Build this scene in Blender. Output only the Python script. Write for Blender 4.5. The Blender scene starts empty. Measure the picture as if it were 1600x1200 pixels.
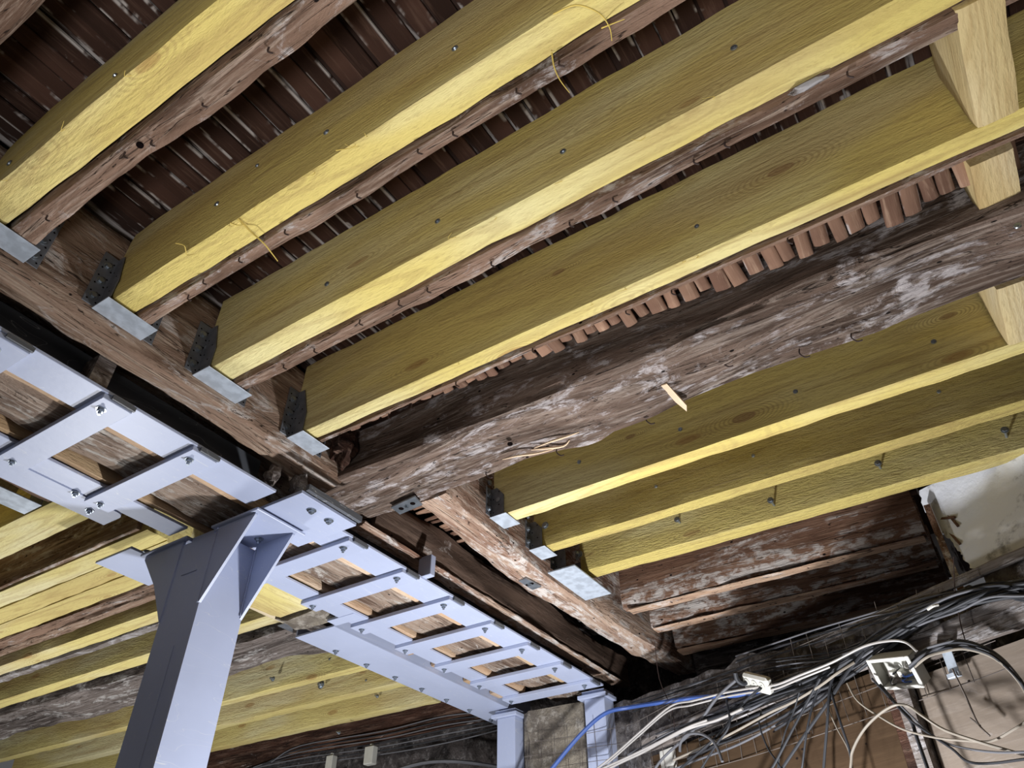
import bpy, math, random
from mathutils import Vector, Matrix, noise
C = bpy.context.scene.collection
SC = bpy.context.scene
# ------------------------------------------------------------------ camera, world, lights, exposure
EYE = Vector((0, 0, 1.5)); FPX = 1177.712
RX = Vector((0.54674664, -0.83729503, -0.00226688))     # camera right, in world axes
RY = Vector((0.53461715, 0.35118161, -0.76867157))      # camera down
RZ = Vector((0.64440097, 0.41905669, 0.63963965))       # camera forward
cd = bpy.data.cameras.new('camera'); cam = bpy.data.objects.new('camera', cd); C.objects.link(cam)
up, bk = -RY, -RZ
cam.matrix_world = Matrix(((RX.x, up.x, bk.x, EYE.x), (RX.y, up.y, bk.y, EYE.y), (RX.z, up.z, bk.z, EYE.z), (0, 0, 0, 1)))
cd.sensor_width = 36; cd.sensor_fit = 'HORIZONTAL'; cd.lens = FPX * 36 / 1600; cd.clip_start = 0.05
SC.camera = cam
SC.view_settings.view_transform = 'Standard'; SC.view_settings.look = 'None'
SC.view_settings.exposure = 0.0; SC.view_settings.gamma = 1; SC.view_settings.use_curve_mapping = False
w = bpy.data.worlds.new('world'); SC.world = w; w.use_nodes = True
w.node_tree.nodes['Background'].inputs[0].default_value = (0.92, 0.92, 0.95, 1)
w.node_tree.nodes['Background'].inputs[1].default_value = 0.09
def lamp(name, loc, watts, col, r, aim=None, ang=100, blend=.5):
    l = bpy.data.lights.new(name, 'SPOT' if aim else 'POINT'); l.energy = watts; l.color = col; l.shadow_soft_size = r
    o = bpy.data.objects.new(name, l); o.location = loc; C.objects.link(o)
    if aim:
        l.spot_size = math.radians(ang); l.spot_blend = blend
        o.rotation_euler = (Vector(aim) - Vector(loc)).to_track_quat('-Z', 'Y').to_euler()
lamp('work_light', (2.48, 1.12, 1.22), 215, (0.93, 0.95, 1.0), 0.07)
lamp('left_fill_spot', (-0.5, 0.1, 0.9), 140, (0.98, 0.97, 0.97), 0.2, (0.35, 0.3, 3.0), 76, .8)  # added unseen fill for the left joists, its cone kept off the column
lamp('rear_light', (1.95, 4.5, 0.8), 165, (0.97, 0.98, 1.0), 0.12)

# ------------------------------------------------------------------ picture point -> world point on a given plane
def ray(u, v): return RX * (u - 800) + RY * (v - 600) + RZ * FPX
def at_z(u, v, z): d = ray(u, v); return EYE + d * ((z - 1.5) / d.z)
def at_x(u, v, x): d = ray(u, v); return EYE + d * (x / d.x)
def at_y(u, v, y): d = ray(u, v); return EYE + d * (y / d.y)
WA = Vector((3.92, 1.95, 0)); WD = Vector((0.471, 0.882, 0)).normalized(); WN = Vector((-0.882, 0.471, 0)).normalized()
def at_w(u, v, off=0.0):            # on the skewed side wall, off metres in front of it
    d = ray(u, v); t = (((WA - EYE).dot(WN)) + off) / d.dot(WN); return EYE + d * t

# ------------------------------------------------------------------ materials
class NT:
    def __init__(s, name):
        s.m = bpy.data.materials.new(name); s.m.use_nodes = True; s.t = s.m.node_tree; s.n = s.t.nodes; s.l = s.t.links
        s.b = s.n['Principled BSDF']
        tc = s.n.new('ShaderNodeTexCoord'); oi = s.n.new('ShaderNodeObjectInfo')
        mu = s.n.new('ShaderNodeMath'); mu.operation = 'MULTIPLY'; mu.inputs[1].default_value = 37.0; s.l.new(oi.outputs['Random'], mu.inputs[0])
        cx = s.n.new('ShaderNodeCombineXYZ')
        for i in range(3): s.l.new(mu.outputs[0], cx.inputs[i])
        ad = s.n.new('ShaderNodeVectorMath'); ad.operation = 'ADD'; s.l.new(tc.outputs['Object'], ad.inputs[0]); s.l.new(cx.outputs[0], ad.inputs[1])
        s.co = ad.outputs[0]; s.raw = tc.outputs['Object']; s.rnd = oi.outputs['Random']
    def map(s, sc, src=None):
        v = s.n.new('ShaderNodeVectorMath'); v.operation = 'MULTIPLY'; s.l.new(src or s.co, v.inputs[0]); v.inputs[1].default_value = sc; return v.outputs[0]
    def noise(s, sc, detail=4, rough=.55, dist=0, scale=1.0):
        n = s.n.new('ShaderNodeTexNoise'); s.l.new(s.map(sc), n.inputs['Vector']); n.inputs['Scale'].default_value = scale
        n.inputs['Detail'].default_value = detail; n.inputs['Roughness'].default_value = rough; n.inputs['Distortion'].default_value = dist; return n.outputs['Fac']
    def math(s, op, a, b=None, c=None, clamp=False):
        m = s.n.new('ShaderNodeMath'); m.operation = op; m.use_clamp = clamp
        for i, x in enumerate((a, b, c)):
            if x is None: continue
            if isinstance(x, (int, float)): m.inputs[i].default_value = x
            else: s.l.new(x, m.inputs[i])
        return m.outputs[0]
    def step(s, x, a, b):            # smooth 0..1 between a and b
        m = s.n.new('ShaderNodeMapRange'); m.interpolation_type = 'SMOOTHSTEP'; s.l.new(x, m.inputs[0])
        m.inputs[1].default_value = min(a, b); m.inputs[2].default_value = max(a, b)
        if a > b: m.inputs[3].default_value = 1; m.inputs[4].default_value = 0
        return m.outputs[0]
    def mix(s, f, a, b, mode='MIX'):
        m = s.n.new('ShaderNodeMix'); m.data_type = 'RGBA'; m.blend_type = mode
        if isinstance(f, (int, float)): m.inputs[0].default_value = f
        else: s.l.new(f, m.inputs[0])
        for i, x in ((6, a), (7, b)):
            if isinstance(x, tuple): m.inputs[i].default_value = (*x, 1)
            else: s.l.new(x, m.inputs[i])
        return m.outputs[2]
    def fin(s, col, rough=.8, bumps=(), metal=0, spec=.3):
        if isinstance(col, tuple): s.b.inputs['Base Color'].default_value = (*col, 1)
        else: s.l.new(col, s.b.inputs['Base Color'])
        if isinstance(rough, (int, float)): s.b.inputs['Roughness'].default_value = rough
        else: s.l.new(rough, s.b.inputs['Roughness'])
        s.b.inputs['Metallic'].default_value = metal; s.b.inputs['Specular IOR Level'].default_value = spec
        prev = None
        for h, st, d in bumps:
            b = s.n.new('ShaderNodeBump'); b.inputs['Strength'].default_value = st; b.inputs['Distance'].default_value = d
            s.l.new(h, b.inputs['Height'])
            if prev: s.l.new(prev, b.inputs['Normal'])
            prev = b.outputs[0]
        if prev: s.l.new(prev, s.b.inputs['Normal'])
        return s.m

def new_wood(name, base=(.72, .575, .175), brown=(.34, .21, .075), rough_amt=1.0, pale=(.79, .69, .33), knots=()):
    t = NT(name)
    g = t.noise((1.6, 34, 34), 5, .6, .3)
    big = t.noise((1.1, 4, 4), 3, .5)
    rn = t.noise((.45, 6, 6), 2, .4, .3)
    ring = t.math('SINE', t.math('MULTIPLY', rn, 110.0))
    fine = t.noise((26, 110, 110), 5, .68)
    c = t.mix(t.step(big, .42, .68), base, pale)
    c = t.mix(t.math('MULTIPLY', t.step(t.noise((.5, 3.2, 3.2), 3, .5), .50, .66), .42), c, (.46, .30, .10))
    c = t.mix(t.math('MULTIPLY', t.step(g, .50, .78), .55), c, brown)
    c = t.mix(t.math('MULTIPLY', t.step(ring, .35, 1.0), .26), c, brown)
    v = t.n.new('ShaderNodeTexVoronoi'); t.l.new(t.map((2.6, 8.0, 8.0)), v.inputs['Vector']); v.inputs['Scale'].default_value = 1.0
    sp = t.n.new('ShaderNodeSeparateColor'); t.l.new(v.outputs['Color'], sp.inputs[0])
    knot = t.math('MULTIPLY', t.step(v.outputs['Distance'], .16, .08), t.step(sp.outputs[0], .45, .5))
    kr = t.math('MULTIPLY', t.step(t.math('SINE', t.math('MULTIPLY', v.outputs['Distance'], 120.0)), -.2, .9), t.step(v.outputs['Distance'], .42, .15))
    kr = t.math('MULTIPLY', t.math('MULTIPLY', kr, t.step(sp.outputs[0], .45, .5)), .35)
    c = t.mix(kr, c, brown)
    c = t.mix(t.math('MULTIPLY', knot, .6), c, (.34, .17, .05))
    c = t.mix(t.math('MULTIPLY', t.step(fine, .50, .72), .34), c, brown)
    for kx, kz, ks in knots:         # a real knot at a place of its own, grain flowing round it
        sx = t.n.new('ShaderNodeSeparateXYZ'); t.l.new(t.raw, sx.inputs[0])
        dx = t.math('MULTIPLY', t.math('SUBTRACT', sx.outputs['X'], kx), .42); dz = t.math('SUBTRACT', sx.outputs['Z'], kz)
        d = t.math('SQRT', t.math('ADD', t.math('MULTIPLY', dx, dx), t.math('MULTIPLY', dz, dz)))
        d = t.math('ADD', d, t.math('MULTIPLY', rn, .02))
        rg = t.math('MULTIPLY', t.step(t.math('SINE', t.math('MULTIPLY', d, 900.0 * .03 / ks)), -.3, .8), t.step(d, ks * 3.4 + .01, ks * .8 + .01))
        c = t.mix(t.math('MULTIPLY', rg, .5), c, brown); c = t.mix(t.math('MULTIPLY', t.step(d, ks * .62 + .01, ks * .4 + .01), .7), c, (.30, .17, .07))
    return t.fin(c, .78, ((fine, .8 * rough_amt, .008), (g, .35, .006)), spec=.35)

def old_wood(name, dark=(.045, .02, .012), mid=(.17, .08, .045), light=(.36, .24, .17), stain=(.55, .50, .47), amt=.5, bump=1.0, streak=1.0, low=False):
    t = NT(name)
    a = t.noise((1.2, 7, 7), 6, .65, .6)
    b = t.noise((3.5, 60, 60), 6, .7, .4)
    p = t.noise((1.3, 11, 11) if low else (3.2, 9, 9), 8, .72, .9)
    p2 = t.noise((14, 26, 26), 6, .7, .3)
    cr = t.noise((1.6, 38, 38), 3, .5, 1.2)
    c = t.mix(t.step(a, .36, .60), dark, mid)
    c = t.mix(t.math('MULTIPLY', t.step(b, .46, .70), .75), c, light)
    lo = .62 - .2 * amt
    if low:                          # plaster left on the lower half, where the old ceiling was
        sz = t.n.new('ShaderNodeSeparateXYZ'); t.l.new(t.raw, sz.inputs[0])
        p = t.math('ADD', p, t.math('MULTIPLY', t.step(sz.outputs['Z'], .02, -.14), .12))
    s1 = t.math('MULTIPLY', t.step(p, lo, lo + .09), t.step(p2, .42, .58))
    c = t.mix(t.math('MULTIPLY', s1, .85), c, stain)
    ck = t.math('MULTIPLY', t.step(t.math('ABSOLUTE', t.math('SUBTRACT', cr, .5)), .012, .0), .9 * streak)
    c = t.mix(ck, c, (.012, .007, .005))
    v = t.n.new('ShaderNodeTexVoronoi'); t.l.new(t.map((9, 14, 14)), v.inputs['Vector']); v.inputs['Scale'].default_value = 1.0
    c = t.mix(t.step(v.outputs['Distance'], .075, .05), c, (.01, .006, .005))
    return t.fin(c, .9, ((t.math('SUBTRACT', 1.0, ck), .6, .006), (b, .8 * bump, .008), (p, .9 * bump, .018)), spec=.15)

def steel_paint(name, col=(.42, .465, .61), rough=.42):
    t = NT(name); n = t.noise((3, 3, 3), 4, .6); f = t.noise((40, 40, 40), 3, .6)
    c = t.mix(t.math('MULTIPLY', t.step(n, .4, .7), .35), col, tuple(x * .82 for x in col))
    sc = t.noise((2, 30, 12), 2, .5, 1.5)
    c = t.mix(t.math('MULTIPLY', t.step(t.math('ABSOLUTE', t.math('SUBTRACT', sc, .5)), .004, 0), .5), c, (.7, .7, .66))
    return t.fin(c, rough, ((f, .08, .004), (n, .15, .01)), spec=.5)

def galv(name, col=(.56, .62, .69), metal=.3, rough=.42):
    t = NT(name); n = t.noise((30, 30, 30), 3, .5)
    return t.fin(t.mix(t.step(n, .35, .65), col, tuple(x * .75 for x in col)), rough, ((n, .05, .003),), metal=metal, spec=.5)

def plain(name, col, rough=.5, spec=.4, metal=0, bump=.1):
    t = NT(name); n = t.noise((18, 18, 18), 4, .6)
    return t.fin(t.mix(t.math('MULTIPLY', t.step(n, .35, .7), .35), col, tuple(x * .7 for x in col)), rough, ((n, bump, .004),), metal=metal, spec=spec)

def masonry(name, a=(.24, .20, .16), b=(.10, .085, .075), c3=(.42, .38, .33), sc=1.0, bump=1.0):
    t = NT(name); n = t.noise((4 * sc,) * 3, 8, .7, .5); n2 = t.noise((14 * sc,) * 3, 6, .7)
    c = t.mix(t.step(n, .38, .62), b, a); c = t.mix(t.math('MULTIPLY', t.step(n2, .5, .68), .7), c, c3)
    return t.fin(c, .95, ((n, bump, .04), (n2, bump * .8, .015)), spec=.1)

M = {}
M['new'] = new_wood('fresh_yellow_timber')
def local_knot(u, v, x, y0, y1, ks): p = at_x(u, v, x); return (p.y - (y0 + y1) / 2, p.z - 3.159, ks)
M['new_k4'] = new_wood('yellow_timber_with_round_knot', knots=(local_knot(1220, 265, 1.335, -1.3, 1.765, .030), local_knot(872, 425, 1.335, -1.3, 1.765, .016)))
M['new_k5'] = new_wood('yellow_timber_with_oval_knot', knots=(local_knot(1162, 652, 2.162, -1.3, 1.495, .030), local_knot(1482, 494, 2.162, -1.3, 1.495, .022), local_knot(985, 682, 2.162, -1.3, 1.495, .016)))
M['new_coarse'] = new_wood('coarse_sawn_yellow_timber', rough_amt=2.2)
M['new_pale'] = new_wood('pale_yellow_timber', base=(.70, .59, .22), pale=(.76, .69, .40), rough_amt=.8)
M['new_cut'] = plain('cut_timber_end', (.72, .60, .40), .85, .2)
M['block'] = new_wood('blocking_timber', base=(.60, .47, .23), pale=(.62, .52, .33), rough_amt=.6)
M['old'] = old_wood('old_brown_timber', (.11, .064, .042), (.27, .17, .118), (.48, .37, .285), amt=.55)
M['old_pale'] = old_wood('old_pale_timber', (.15, .09, .058), (.33, .22, .155), (.56, .44, .33), (.58, .52, .47), amt=.5)
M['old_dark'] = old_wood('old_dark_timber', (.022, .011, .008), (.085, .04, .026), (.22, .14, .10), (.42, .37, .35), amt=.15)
M['old_beam'] = old_wood('weathered_beam_timber', (.07, .045, .032), (.20, .138, .105), (.42, .34, .28), (.56, .51, .50), amt=.62, bump=1.3)
M['old_grey'] = old_wood('grey_weathered_timber', (.055, .042, .036), (.20, .165, .145), (.42, .37, .34), (.56, .53, .50), amt=.6, bump=1.3)
M['old_red'] = old_wood('red_brown_timber', (.12, .062, .038), (.21, .115, .072), (.33, .21, .14), (.60, .55, .50), amt=.34, bump=.7, low=True)
M['old_smooth'] = old_wood('smooth_brown_timber', (.06, .038, .027), (.105, .066, .046), (.17, .115, .085), (.45, .40, .36), amt=.1, bump=.5, streak=.4)
M['fresh_edge'] = new_wood('orange_split_timber', base=(.60, .42, .27), pale=(.72, .56, .40), brown=(.40, .22, .12), rough_amt=1)
M['pale_strip'] = old_wood('pale_lit_strip', (.30, .17, .11), (.50, .33, .22), (.62, .46, .33), (.66, .60, .55), amt=.5)  # pale colour standing in for lit joist undersides
M['header_pale'] = old_wood('pale_stained_timber', (.22, .12, .08), (.46, .32, .23), (.64, .52, .42), (.70, .65, .60), amt=.8)
M['board'] = old_wood('main_beam_timber', (.13, .08, .055), (.38, .28, .21), (.62, .52, .43), (.68, .64, .58), amt=.6, bump=1.5)
M['steel'] = steel_paint('lavender_grey_primer')
M['steel_dark'] = steel_paint('dark_grey_paint_and_shade', (.10, .105, .115), .5)  # dark grey parts; on the near web the colour holds its shade
M['galv'] = galv('galvanised_steel')
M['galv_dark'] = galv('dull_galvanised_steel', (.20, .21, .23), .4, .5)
M['bolt'] = galv('bolt_steel', (.38, .42, .46), .8, .32)
M['nail'] = plain('rusty_nail', (.05, .03, .025), .7)
M['hole'] = plain('dark_bored_hole', (.006, .004, .004), 1, 0)
M['splinter'] = plain('yellow_splinter', (.70, .52, .12), .7)
M['pale_splinter'] = plain('pale_splinter', (.75, .55, .36), .7)
M['dark_gap'] = masonry('dark_cavity_back', (.06, .04, .03), (.02, .014, .012), (.12, .09, .08))
M['concrete'] = masonry('concrete_floor', (.13, .12, .11), (.09, .085, .08), (.17, .16, .15), .5, .2)
M['stone'] = masonry('grey_stone', (.30, .26, .20), (.16, .135, .11), (.46, .42, .36), 1.2, .9)
M['rubble'] = masonry('dark_rubble_wall', (.10, .085, .08), (.03, .026, .025), (.24, .22, .21), 1.3, 1.3)
M['greywall'] = masonry('grey_stained_wall', (.20, .18, .17), (.07, .06, .057), (.44, .42, .42), 1.4, 1.0)
M['cable_black'] = plain('black_cable', (.026, .027, .031), .6, .3, bump=.02)
M['cable_grey'] = plain('grey_cable', (.12, .12, .13), .6, .3, bump=.02)
M['cable_white'] = plain('white_cable', (.40, .375, .35), .45, .5, bump=.02)
M['cable_beige'] = plain('beige_cable', (.27, .235, .19), .5, .5, bump=.02)
M['cable_blue'] = plain('blue_conduit', (.045, .10, .33), .4, .5, bump=.02)
M['plastic'] = plain('white_plastic', (.66, .64, .58), .4, .5, bump=.02)
M['plastic_grey'] = plain('grey_plastic', (.48, .47, .42), .45, .5, bump=.02)
M['wire'] = plain('dull_steel_wire', (.20, .17, .15), .5, .5, .4)
M['ply_brown'] = old_wood('brown_hardboard', (.05, .029, .015), (.06, .036, .019), (.075, .045, .024), (.10, .066, .042), amt=.0, bump=.1, streak=0)
M['ply_beige'] = old_wood('beige_panel_board', (.20, .16, .125), (.24, .195, .155), (.28, .235, .195), (.34, .30, .27), amt=.3, bump=.12, streak=0)
M['plank_white'] = old_wood('whitewashed_plank', (.13, .105, .09), (.22, .19, .17), (.33, .30, .28), (.44, .42, .42), amt=.8, bump=.5)

def plaster_mat():
    t = NT('white_plaster'); n = t.noise((3, 3, 3), 7, .65, .6); n2 = t.noise((9, 9, 9), 6, .7); n3 = t.noise((2, 2, 2), 2, .5)
    c = t.mix(t.math('MULTIPLY', t.step(n3, .60, .70), .4), (.84, .85, .88), (.80, .73, .60))
    c = t.mix(t.math('MULTIPLY', t.step(n, .54, .62), t.step(n2, .40, .55)), c, (.30, .28, .26))
    return t.fin(c, .9, ((n, .4, .02), (n2, .4, .01)), spec=.15)
M['plaster'] = plaster_mat()
def lath_mat(name, d, m_, l):
    t = NT(name)
    b = t.noise((5, 55, 55), 5, .65, .3); a = t.noise((1.2, 2, 2), 3, .6); e = t.noise((7, 5, 5), 4, .6, .4)
    c = t.mix(t.step(a, .35, .65), d, m_); c = t.mix(t.math('MULTIPLY', t.step(b, .5, .72), .5), c, l)
    sx = t.n.new('ShaderNodeSeparateXYZ'); t.l.new(t.raw, sx.inputs[0])
    c = t.mix(t.math('MULTIPLY', t.math('FRACT', t.math('MULTIPLY', t.rnd, 13.7)), .55), c, tuple(x * .5 for x in d))
    edge = t.step(t.math('ABSOLUTE', sx.outputs['Y']), .0165, .023)
    c = t.mix(t.math('MULTIPLY', edge, t.step(e, .52, .60)), c, (.50, .46, .44))
    return t.fin(c, .9, ((b, .6, .005), (e, .3, .01)), spec=.15)
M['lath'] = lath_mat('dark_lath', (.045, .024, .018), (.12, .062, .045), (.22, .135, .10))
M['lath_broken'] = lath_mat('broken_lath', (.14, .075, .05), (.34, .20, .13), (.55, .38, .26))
def lime():
    t = NT('lime_backing'); n = t.noise((2.2, 16, 5), 5, .6, .5)
    return t.fin(t.mix(t.step(n, .50, .58), (.05, .03, .024), (.46, .42, .40)), .95, ((n, .5, .01),), spec=.1)
M['lime'] = lime()

# ------------------------------------------------------------------ object helpers
def setp(o, label=None, cat=None, group=None, kind=None):
    if label: o['label'] = label
    if cat: o['category'] = cat
    if group: o['group'] = group
    if kind: o['kind'] = kind
    return o
def mesh(name, vf, mat, parent=None, loc=(0, 0, 0), rot=(0, 0, 0), smooth=False):
    me = bpy.data.meshes.new(name); me.from_pydata([tuple(v) for v in vf[0]], [], vf[1]); me.update()
    me.materials.append(M[mat])
    if smooth:
        for p in me.polygons: p.use_smooth = True
    o = bpy.data.objects.new(name, me); C.objects.link(o)
    if parent: o.parent = parent; o.location = Vector(loc) - Vector(parent.location) if not any(parent.rotation_euler) else parent.matrix_basis.inverted() @ Vector(loc)
    else: o.location = loc
    if parent and any(parent.rotation_euler):
        o.rotation_euler = (parent.rotation_euler.to_matrix().inverted() @ Matrix.Rotation(0, 3, 'X') @ eul(rot)).to_euler()
    else: o.rotation_euler = rot
    return o
def eul(r):
    from mathutils import Euler
    return Euler(r).to_matrix()
def empty(name, loc):
    o = bpy.data.objects.new(name, None); C.objects.link(o); o.location = loc; o.empty_display_size = .05; return o
def join(*vfs):
    V, F = [], []
    for v, f in vfs:
        k = len(V); V += list(v); F += [tuple(i + k for i in q) for q in f]
    return V, F
def box(x0, x1, y0, y1, z0, z1, b=0.0):
    if b <= 0:
        V = [(x, y, z) for z in (z0, z1) for y in (y0, y1) for x in (x0, x1)]
        return V, [(0, 2, 3, 1), (4, 5, 7, 6), (0, 1, 5, 4), (2, 6, 7, 3), (0, 4, 6, 2), (1, 3, 7, 5)]
    V, F = [], []
    xs, ys, zs = (x0, x1), (y0, y1), (z0, z1)
    idx = {}
    for i in (0, 1):
        for j in (0, 1):
            for k in (0, 1):
                sx, sy, sz = (1 if i == 0 else -1) * b, (1 if j == 0 else -1) * b, (1 if k == 0 else -1) * b
                for a in range(3):
                    p = [xs[i] + sx, ys[j] + sy, zs[k] + sz]
                    p[a] = (xs[i], ys[j], zs[k])[a]
                    idx[i, j, k, a] = len(V); V.append(tuple(p))
    for a in range(3):
        for s in (0, 1):
            q = []
            for (m, n) in ((0, 0), (1, 0), (1, 1), (0, 1)):
                c = [m, n]; c.insert(a, s); q.append(idx[c[0], c[1], c[2], a])
            F.append(tuple(q))
    for a in range(3):
        o1, o2 = [x for x in range(3) if x != a]
        for m in (0, 1):
            for n in (0, 1):
                c0 = [0, 0, 0]; c0[o1] = m; c0[o2] = n; c1 = list(c0); c1[a] = 1
                F.append((idx[(*c0, o1)], idx[(*c1, o1)], idx[(*c1, o2)], idx[(*c0, o2)]))
    for i in (0, 1):
        for j in (0, 1):
            for k in (0, 1): F.append((idx[i, j, k, 0], idx[i, j, k, 1], idx[i, j, k, 2]))
    return V, F
def fixn(o):
    import bmesh
    bm = bmesh.new(); bm.from_mesh(o.data); bmesh.ops.recalc_face_normals(bm, faces=bm.faces); bm.to_mesh(o.data); bm.free(); return o
def beamvf(L, W, Hh, seg=.03, amp=.002, freq=6, edge=.004, seed=0, deform=None, ns=6, nh=8, damp=0.0, dfreq=2.0):
    """a timber along local x, centred; noise on the surface, worn corners"""
    nx = max(2, int(L / seg)); ring = []
    for i in range(ns): ring.append((-.5 + i / ns, -.5))
    for i in range(nh): ring.append((.5, -.5 + i / nh))
    for i in range(ns): ring.append((.5 - i / ns, .5))
    for i in range(nh): ring.append((-.5, .5 - i / nh))
    n = len(ring); V, F = [], []
    off = Vector((seed * 7.13, seed * 3.7, seed * 1.9))
    for i in range(nx + 1):
        x = -L / 2 + L * i / nx
        for (a, b) in ring:
            y, z = a * W, b * Hh
            corner = (abs(a) > .499 and abs(b) > .499)
            nrm = Vector((0, (a > .499) - (a < -.499), (b > .499) - (b < -.499)))
            p = Vector((x, y, z))
            q = Vector((x * freq * .35, y * freq * 2, z * freq * 2)) + off
            d = noise.fractal(q, 1.0, 2.0, 4) * amp
            if damp: d += noise.noise(Vector((x * dfreq, a * 1.5, b * 1.5)) + off) * damp
            if corner:
                e = edge * (1 + 1.2 * noise.noise(Vector((x * 9, a, b)) + off)); p -= nrm * max(e, 0) * .7
            p += nrm * d
            if deform: p = deform(p, a, b)
            V.append(p)
    for i in range(nx):
        for j in range(n):
            F.append((i * n + j, i * n + (j + 1) % n, (i + 1) * n + (j + 1) % n, (i + 1) * n + j))
    # end caps
    for i, fl in ((0, True), (nx, False)):
        c = Vector((0, 0, 0))
        for j in range(n): c += V[i * n + j]
        V.append(c / n); k = len(V) - 1
        for j in range(n):
            q = (i * n + j, i * n + (j + 1) % n, k); F.append(q if not fl else q[::-1])
    return V, F
def timber(name, mat, axis, a0, a1, b0, b1, z0, z1, label=None, cat=None, group=None, parent=None, smooth=True, **kw):
    """axis 'Y': a = y range, b = x range ; axis 'X': a = x range, b = y range"""
    L = a1 - a0; W = b1 - b0; h = z1 - z0
    vf = beamvf(L, W, h, **kw)
    if axis == 'Y': loc = ((b0 + b1) / 2, (a0 + a1) / 2, (z0 + z1) / 2); rot = (0, 0, math.pi / 2)
    else: loc = ((a0 + a1) / 2, (b0 + b1) / 2, (z0 + z1) / 2); rot = (0, 0, 0)
    o = mesh(name, vf, mat, parent, loc, rot, smooth); fixn(o)
    if smooth and hasattr(o.data, 'set_sharp_from_angle'): o.data.set_sharp_from_angle(angle=math.radians(38))
    return setp(o, label, cat, group)
def cyl(c, n, r, h, seg=16, r2=None):
    n = Vector(n).normalized(); t = n.orthogonal().normalized(); b = n.cross(t); c = Vector(c); r2 = r if r2 is None else r2
    V = [c + (t * math.cos(2 * math.pi * i / seg) + b * math.sin(2 * math.pi * i / seg)) * r for i in range(seg)]
    V += [c + n * h + (t * math.cos(2 * math.pi * i / seg) + b * math.sin(2 * math.pi * i / seg)) * r2 for i in range(seg)]
    F = [tuple(range(seg))[::-1], tuple(range(seg, 2 * seg))] + [(i, (i + 1) % seg, seg + (i + 1) % seg, seg + i) for i in range(seg)]
    return V, F
def tube(pts, r, seg=8, sub=6, closed=False):
    P = [Vector(p) for p in pts]
    if sub > 1 and len(P) > 2:
        Q = []
        for i in range(len(P) - 1):
            p0 = P[max(i - 1, 0)]; p1 = P[i]; p2 = P[i + 1]; p3 = P[min(i + 2, len(P) - 1)]
            for k in range(sub):
                t = k / sub
                Q.append(.5 * ((2 * p1) + (p2 - p0) * t + (2 * p0 - 5 * p1 + 4 * p2 - p3) * t * t + (3 * p1 - p0 - 3 * p2 + p3) * t ** 3))
        Q.append(P[-1]); P = Q
    V, F = [], []; t0 = (P[1] - P[0]).normalized(); nrm = t0.orthogonal().normalized()
    for i, p in enumerate(P):
        t = (P[min(i + 1, len(P) - 1)] - P[max(i - 1, 0)]).normalized()
        nrm = (nrm - t * nrm.dot(t)).normalized(); b = t.cross(nrm)
        rr = r(i / (len(P) - 1)) if callable(r) else r
        for k in range(seg):
            a = 2 * math.pi * k / seg; V.append(p + (nrm * math.cos(a) + b * math.sin(a)) * rr)
    for i in range(len(P) - 1):
        for k in range(seg):
            F.append((i * seg + k, i * seg + (k + 1) % seg, (i + 1) * seg + (k + 1) % seg, (i + 1) * seg + k))
    F.append(tuple(range(seg))[::-1]); F.append(tuple(range(len(V) - seg, len(V))))
    return V, F
def prism(poly, d, vec):
    """extrude polygon (list of Vector) along vec*d"""
    P = [Vector(p) for p in poly]; n = len(P); v = Vector(vec) * d
    V = P + [p + v for p in P]
    return V, [tuple(range(n))[::-1], tuple(range(n, 2 * n))] + [(i, (i + 1) % n, n + (i + 1) % n, n + i) for i in range(n)]
def add(name, vf, mat, parent=None, label=None, cat=None, group=None, smooth=False, kind=None):
    """mesh given in world coordinates; origin moved to its centre"""
    V = [Vector(v) for v in vf[0]]
    c = sum(V, Vector()) / len(V)
    if parent is not None and parent.type == 'MESH' and any(parent.rotation_euler):
        inv = parent.matrix_basis.inverted(); me = ([inv @ v for v in V], vf[1])
        o = mesh(name, me, mat, None, (0, 0, 0), (0, 0, 0), smooth); o.parent = parent
    else:
        o = mesh(name, ([v - c for v in V], vf[1]), mat, None, (0, 0, 0), (0, 0, 0), smooth)
        if parent:
            pw = Vector(); q_ = parent
            while q_ is not None: pw += q_.location; q_ = q_.parent
            o.parent = parent; o.location = c - pw
        else: o.location = c
    fixn(o)
    if smooth and hasattr(o.data, 'set_sharp_from_angle'): o.data.set_sharp_from_angle(angle=math.radians(40))
    return setp(o, label, cat, group, kind)
def bolt_vf(p, n, r=.011, h=.008, washer=True, stub=0.0):
    parts = []
    p = Vector(p); n = Vector(n).normalized()
    if washer: parts.append(cyl(p, n, r * 1.45, .0025, 20))
    parts.append(cyl(p + n * .0025, n, r, h, 6, r * .95))
    if stub: parts.append(cyl(p + n * (.0025 + h), n, r * .5, stub, 12))
    return join(*parts)
def screw_vf(p, n, r=.0075): return join(cyl(p, n, r, .003, 16, r * .9), cyl(Vector(p) + Vector(n) * .003, n, r * .45, .0012, 6))

def blob(c, s, seed, n=10):
    V, F = [], []
    for i in range(n + 1):
        for j in range(n):
            th = math.pi * i / n; ph = 2 * math.pi * j / n
            d = Vector((math.sin(th) * math.cos(ph), math.sin(th) * math.sin(ph), math.cos(th)))
            r = 1 + .45 * noise.fractal(d * 1.6 + Vector((seed, 0, 0)), 1, 2, 3)
            V.append(Vector(c) + Vector((d.x * s[0], d.y * s[1], d.z * s[2])) * r)
    for i in range(n):
        for j in range(n): F.append((i * n + j, i * n + (j + 1) % n, (i + 1) * n + (j + 1) % n, (i + 1) * n + j))
    return V, F
# ------------------------------------------------------------------ the setting
f_ = add('floor', box(-4, 6, -4, 9, -.1, 0), 'concrete', kind='structure')
cl = add('ceiling', box(-1.2, 4.6, -1.6, 8.2, 3.345, 3.40), 'lime', kind='structure')
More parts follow.
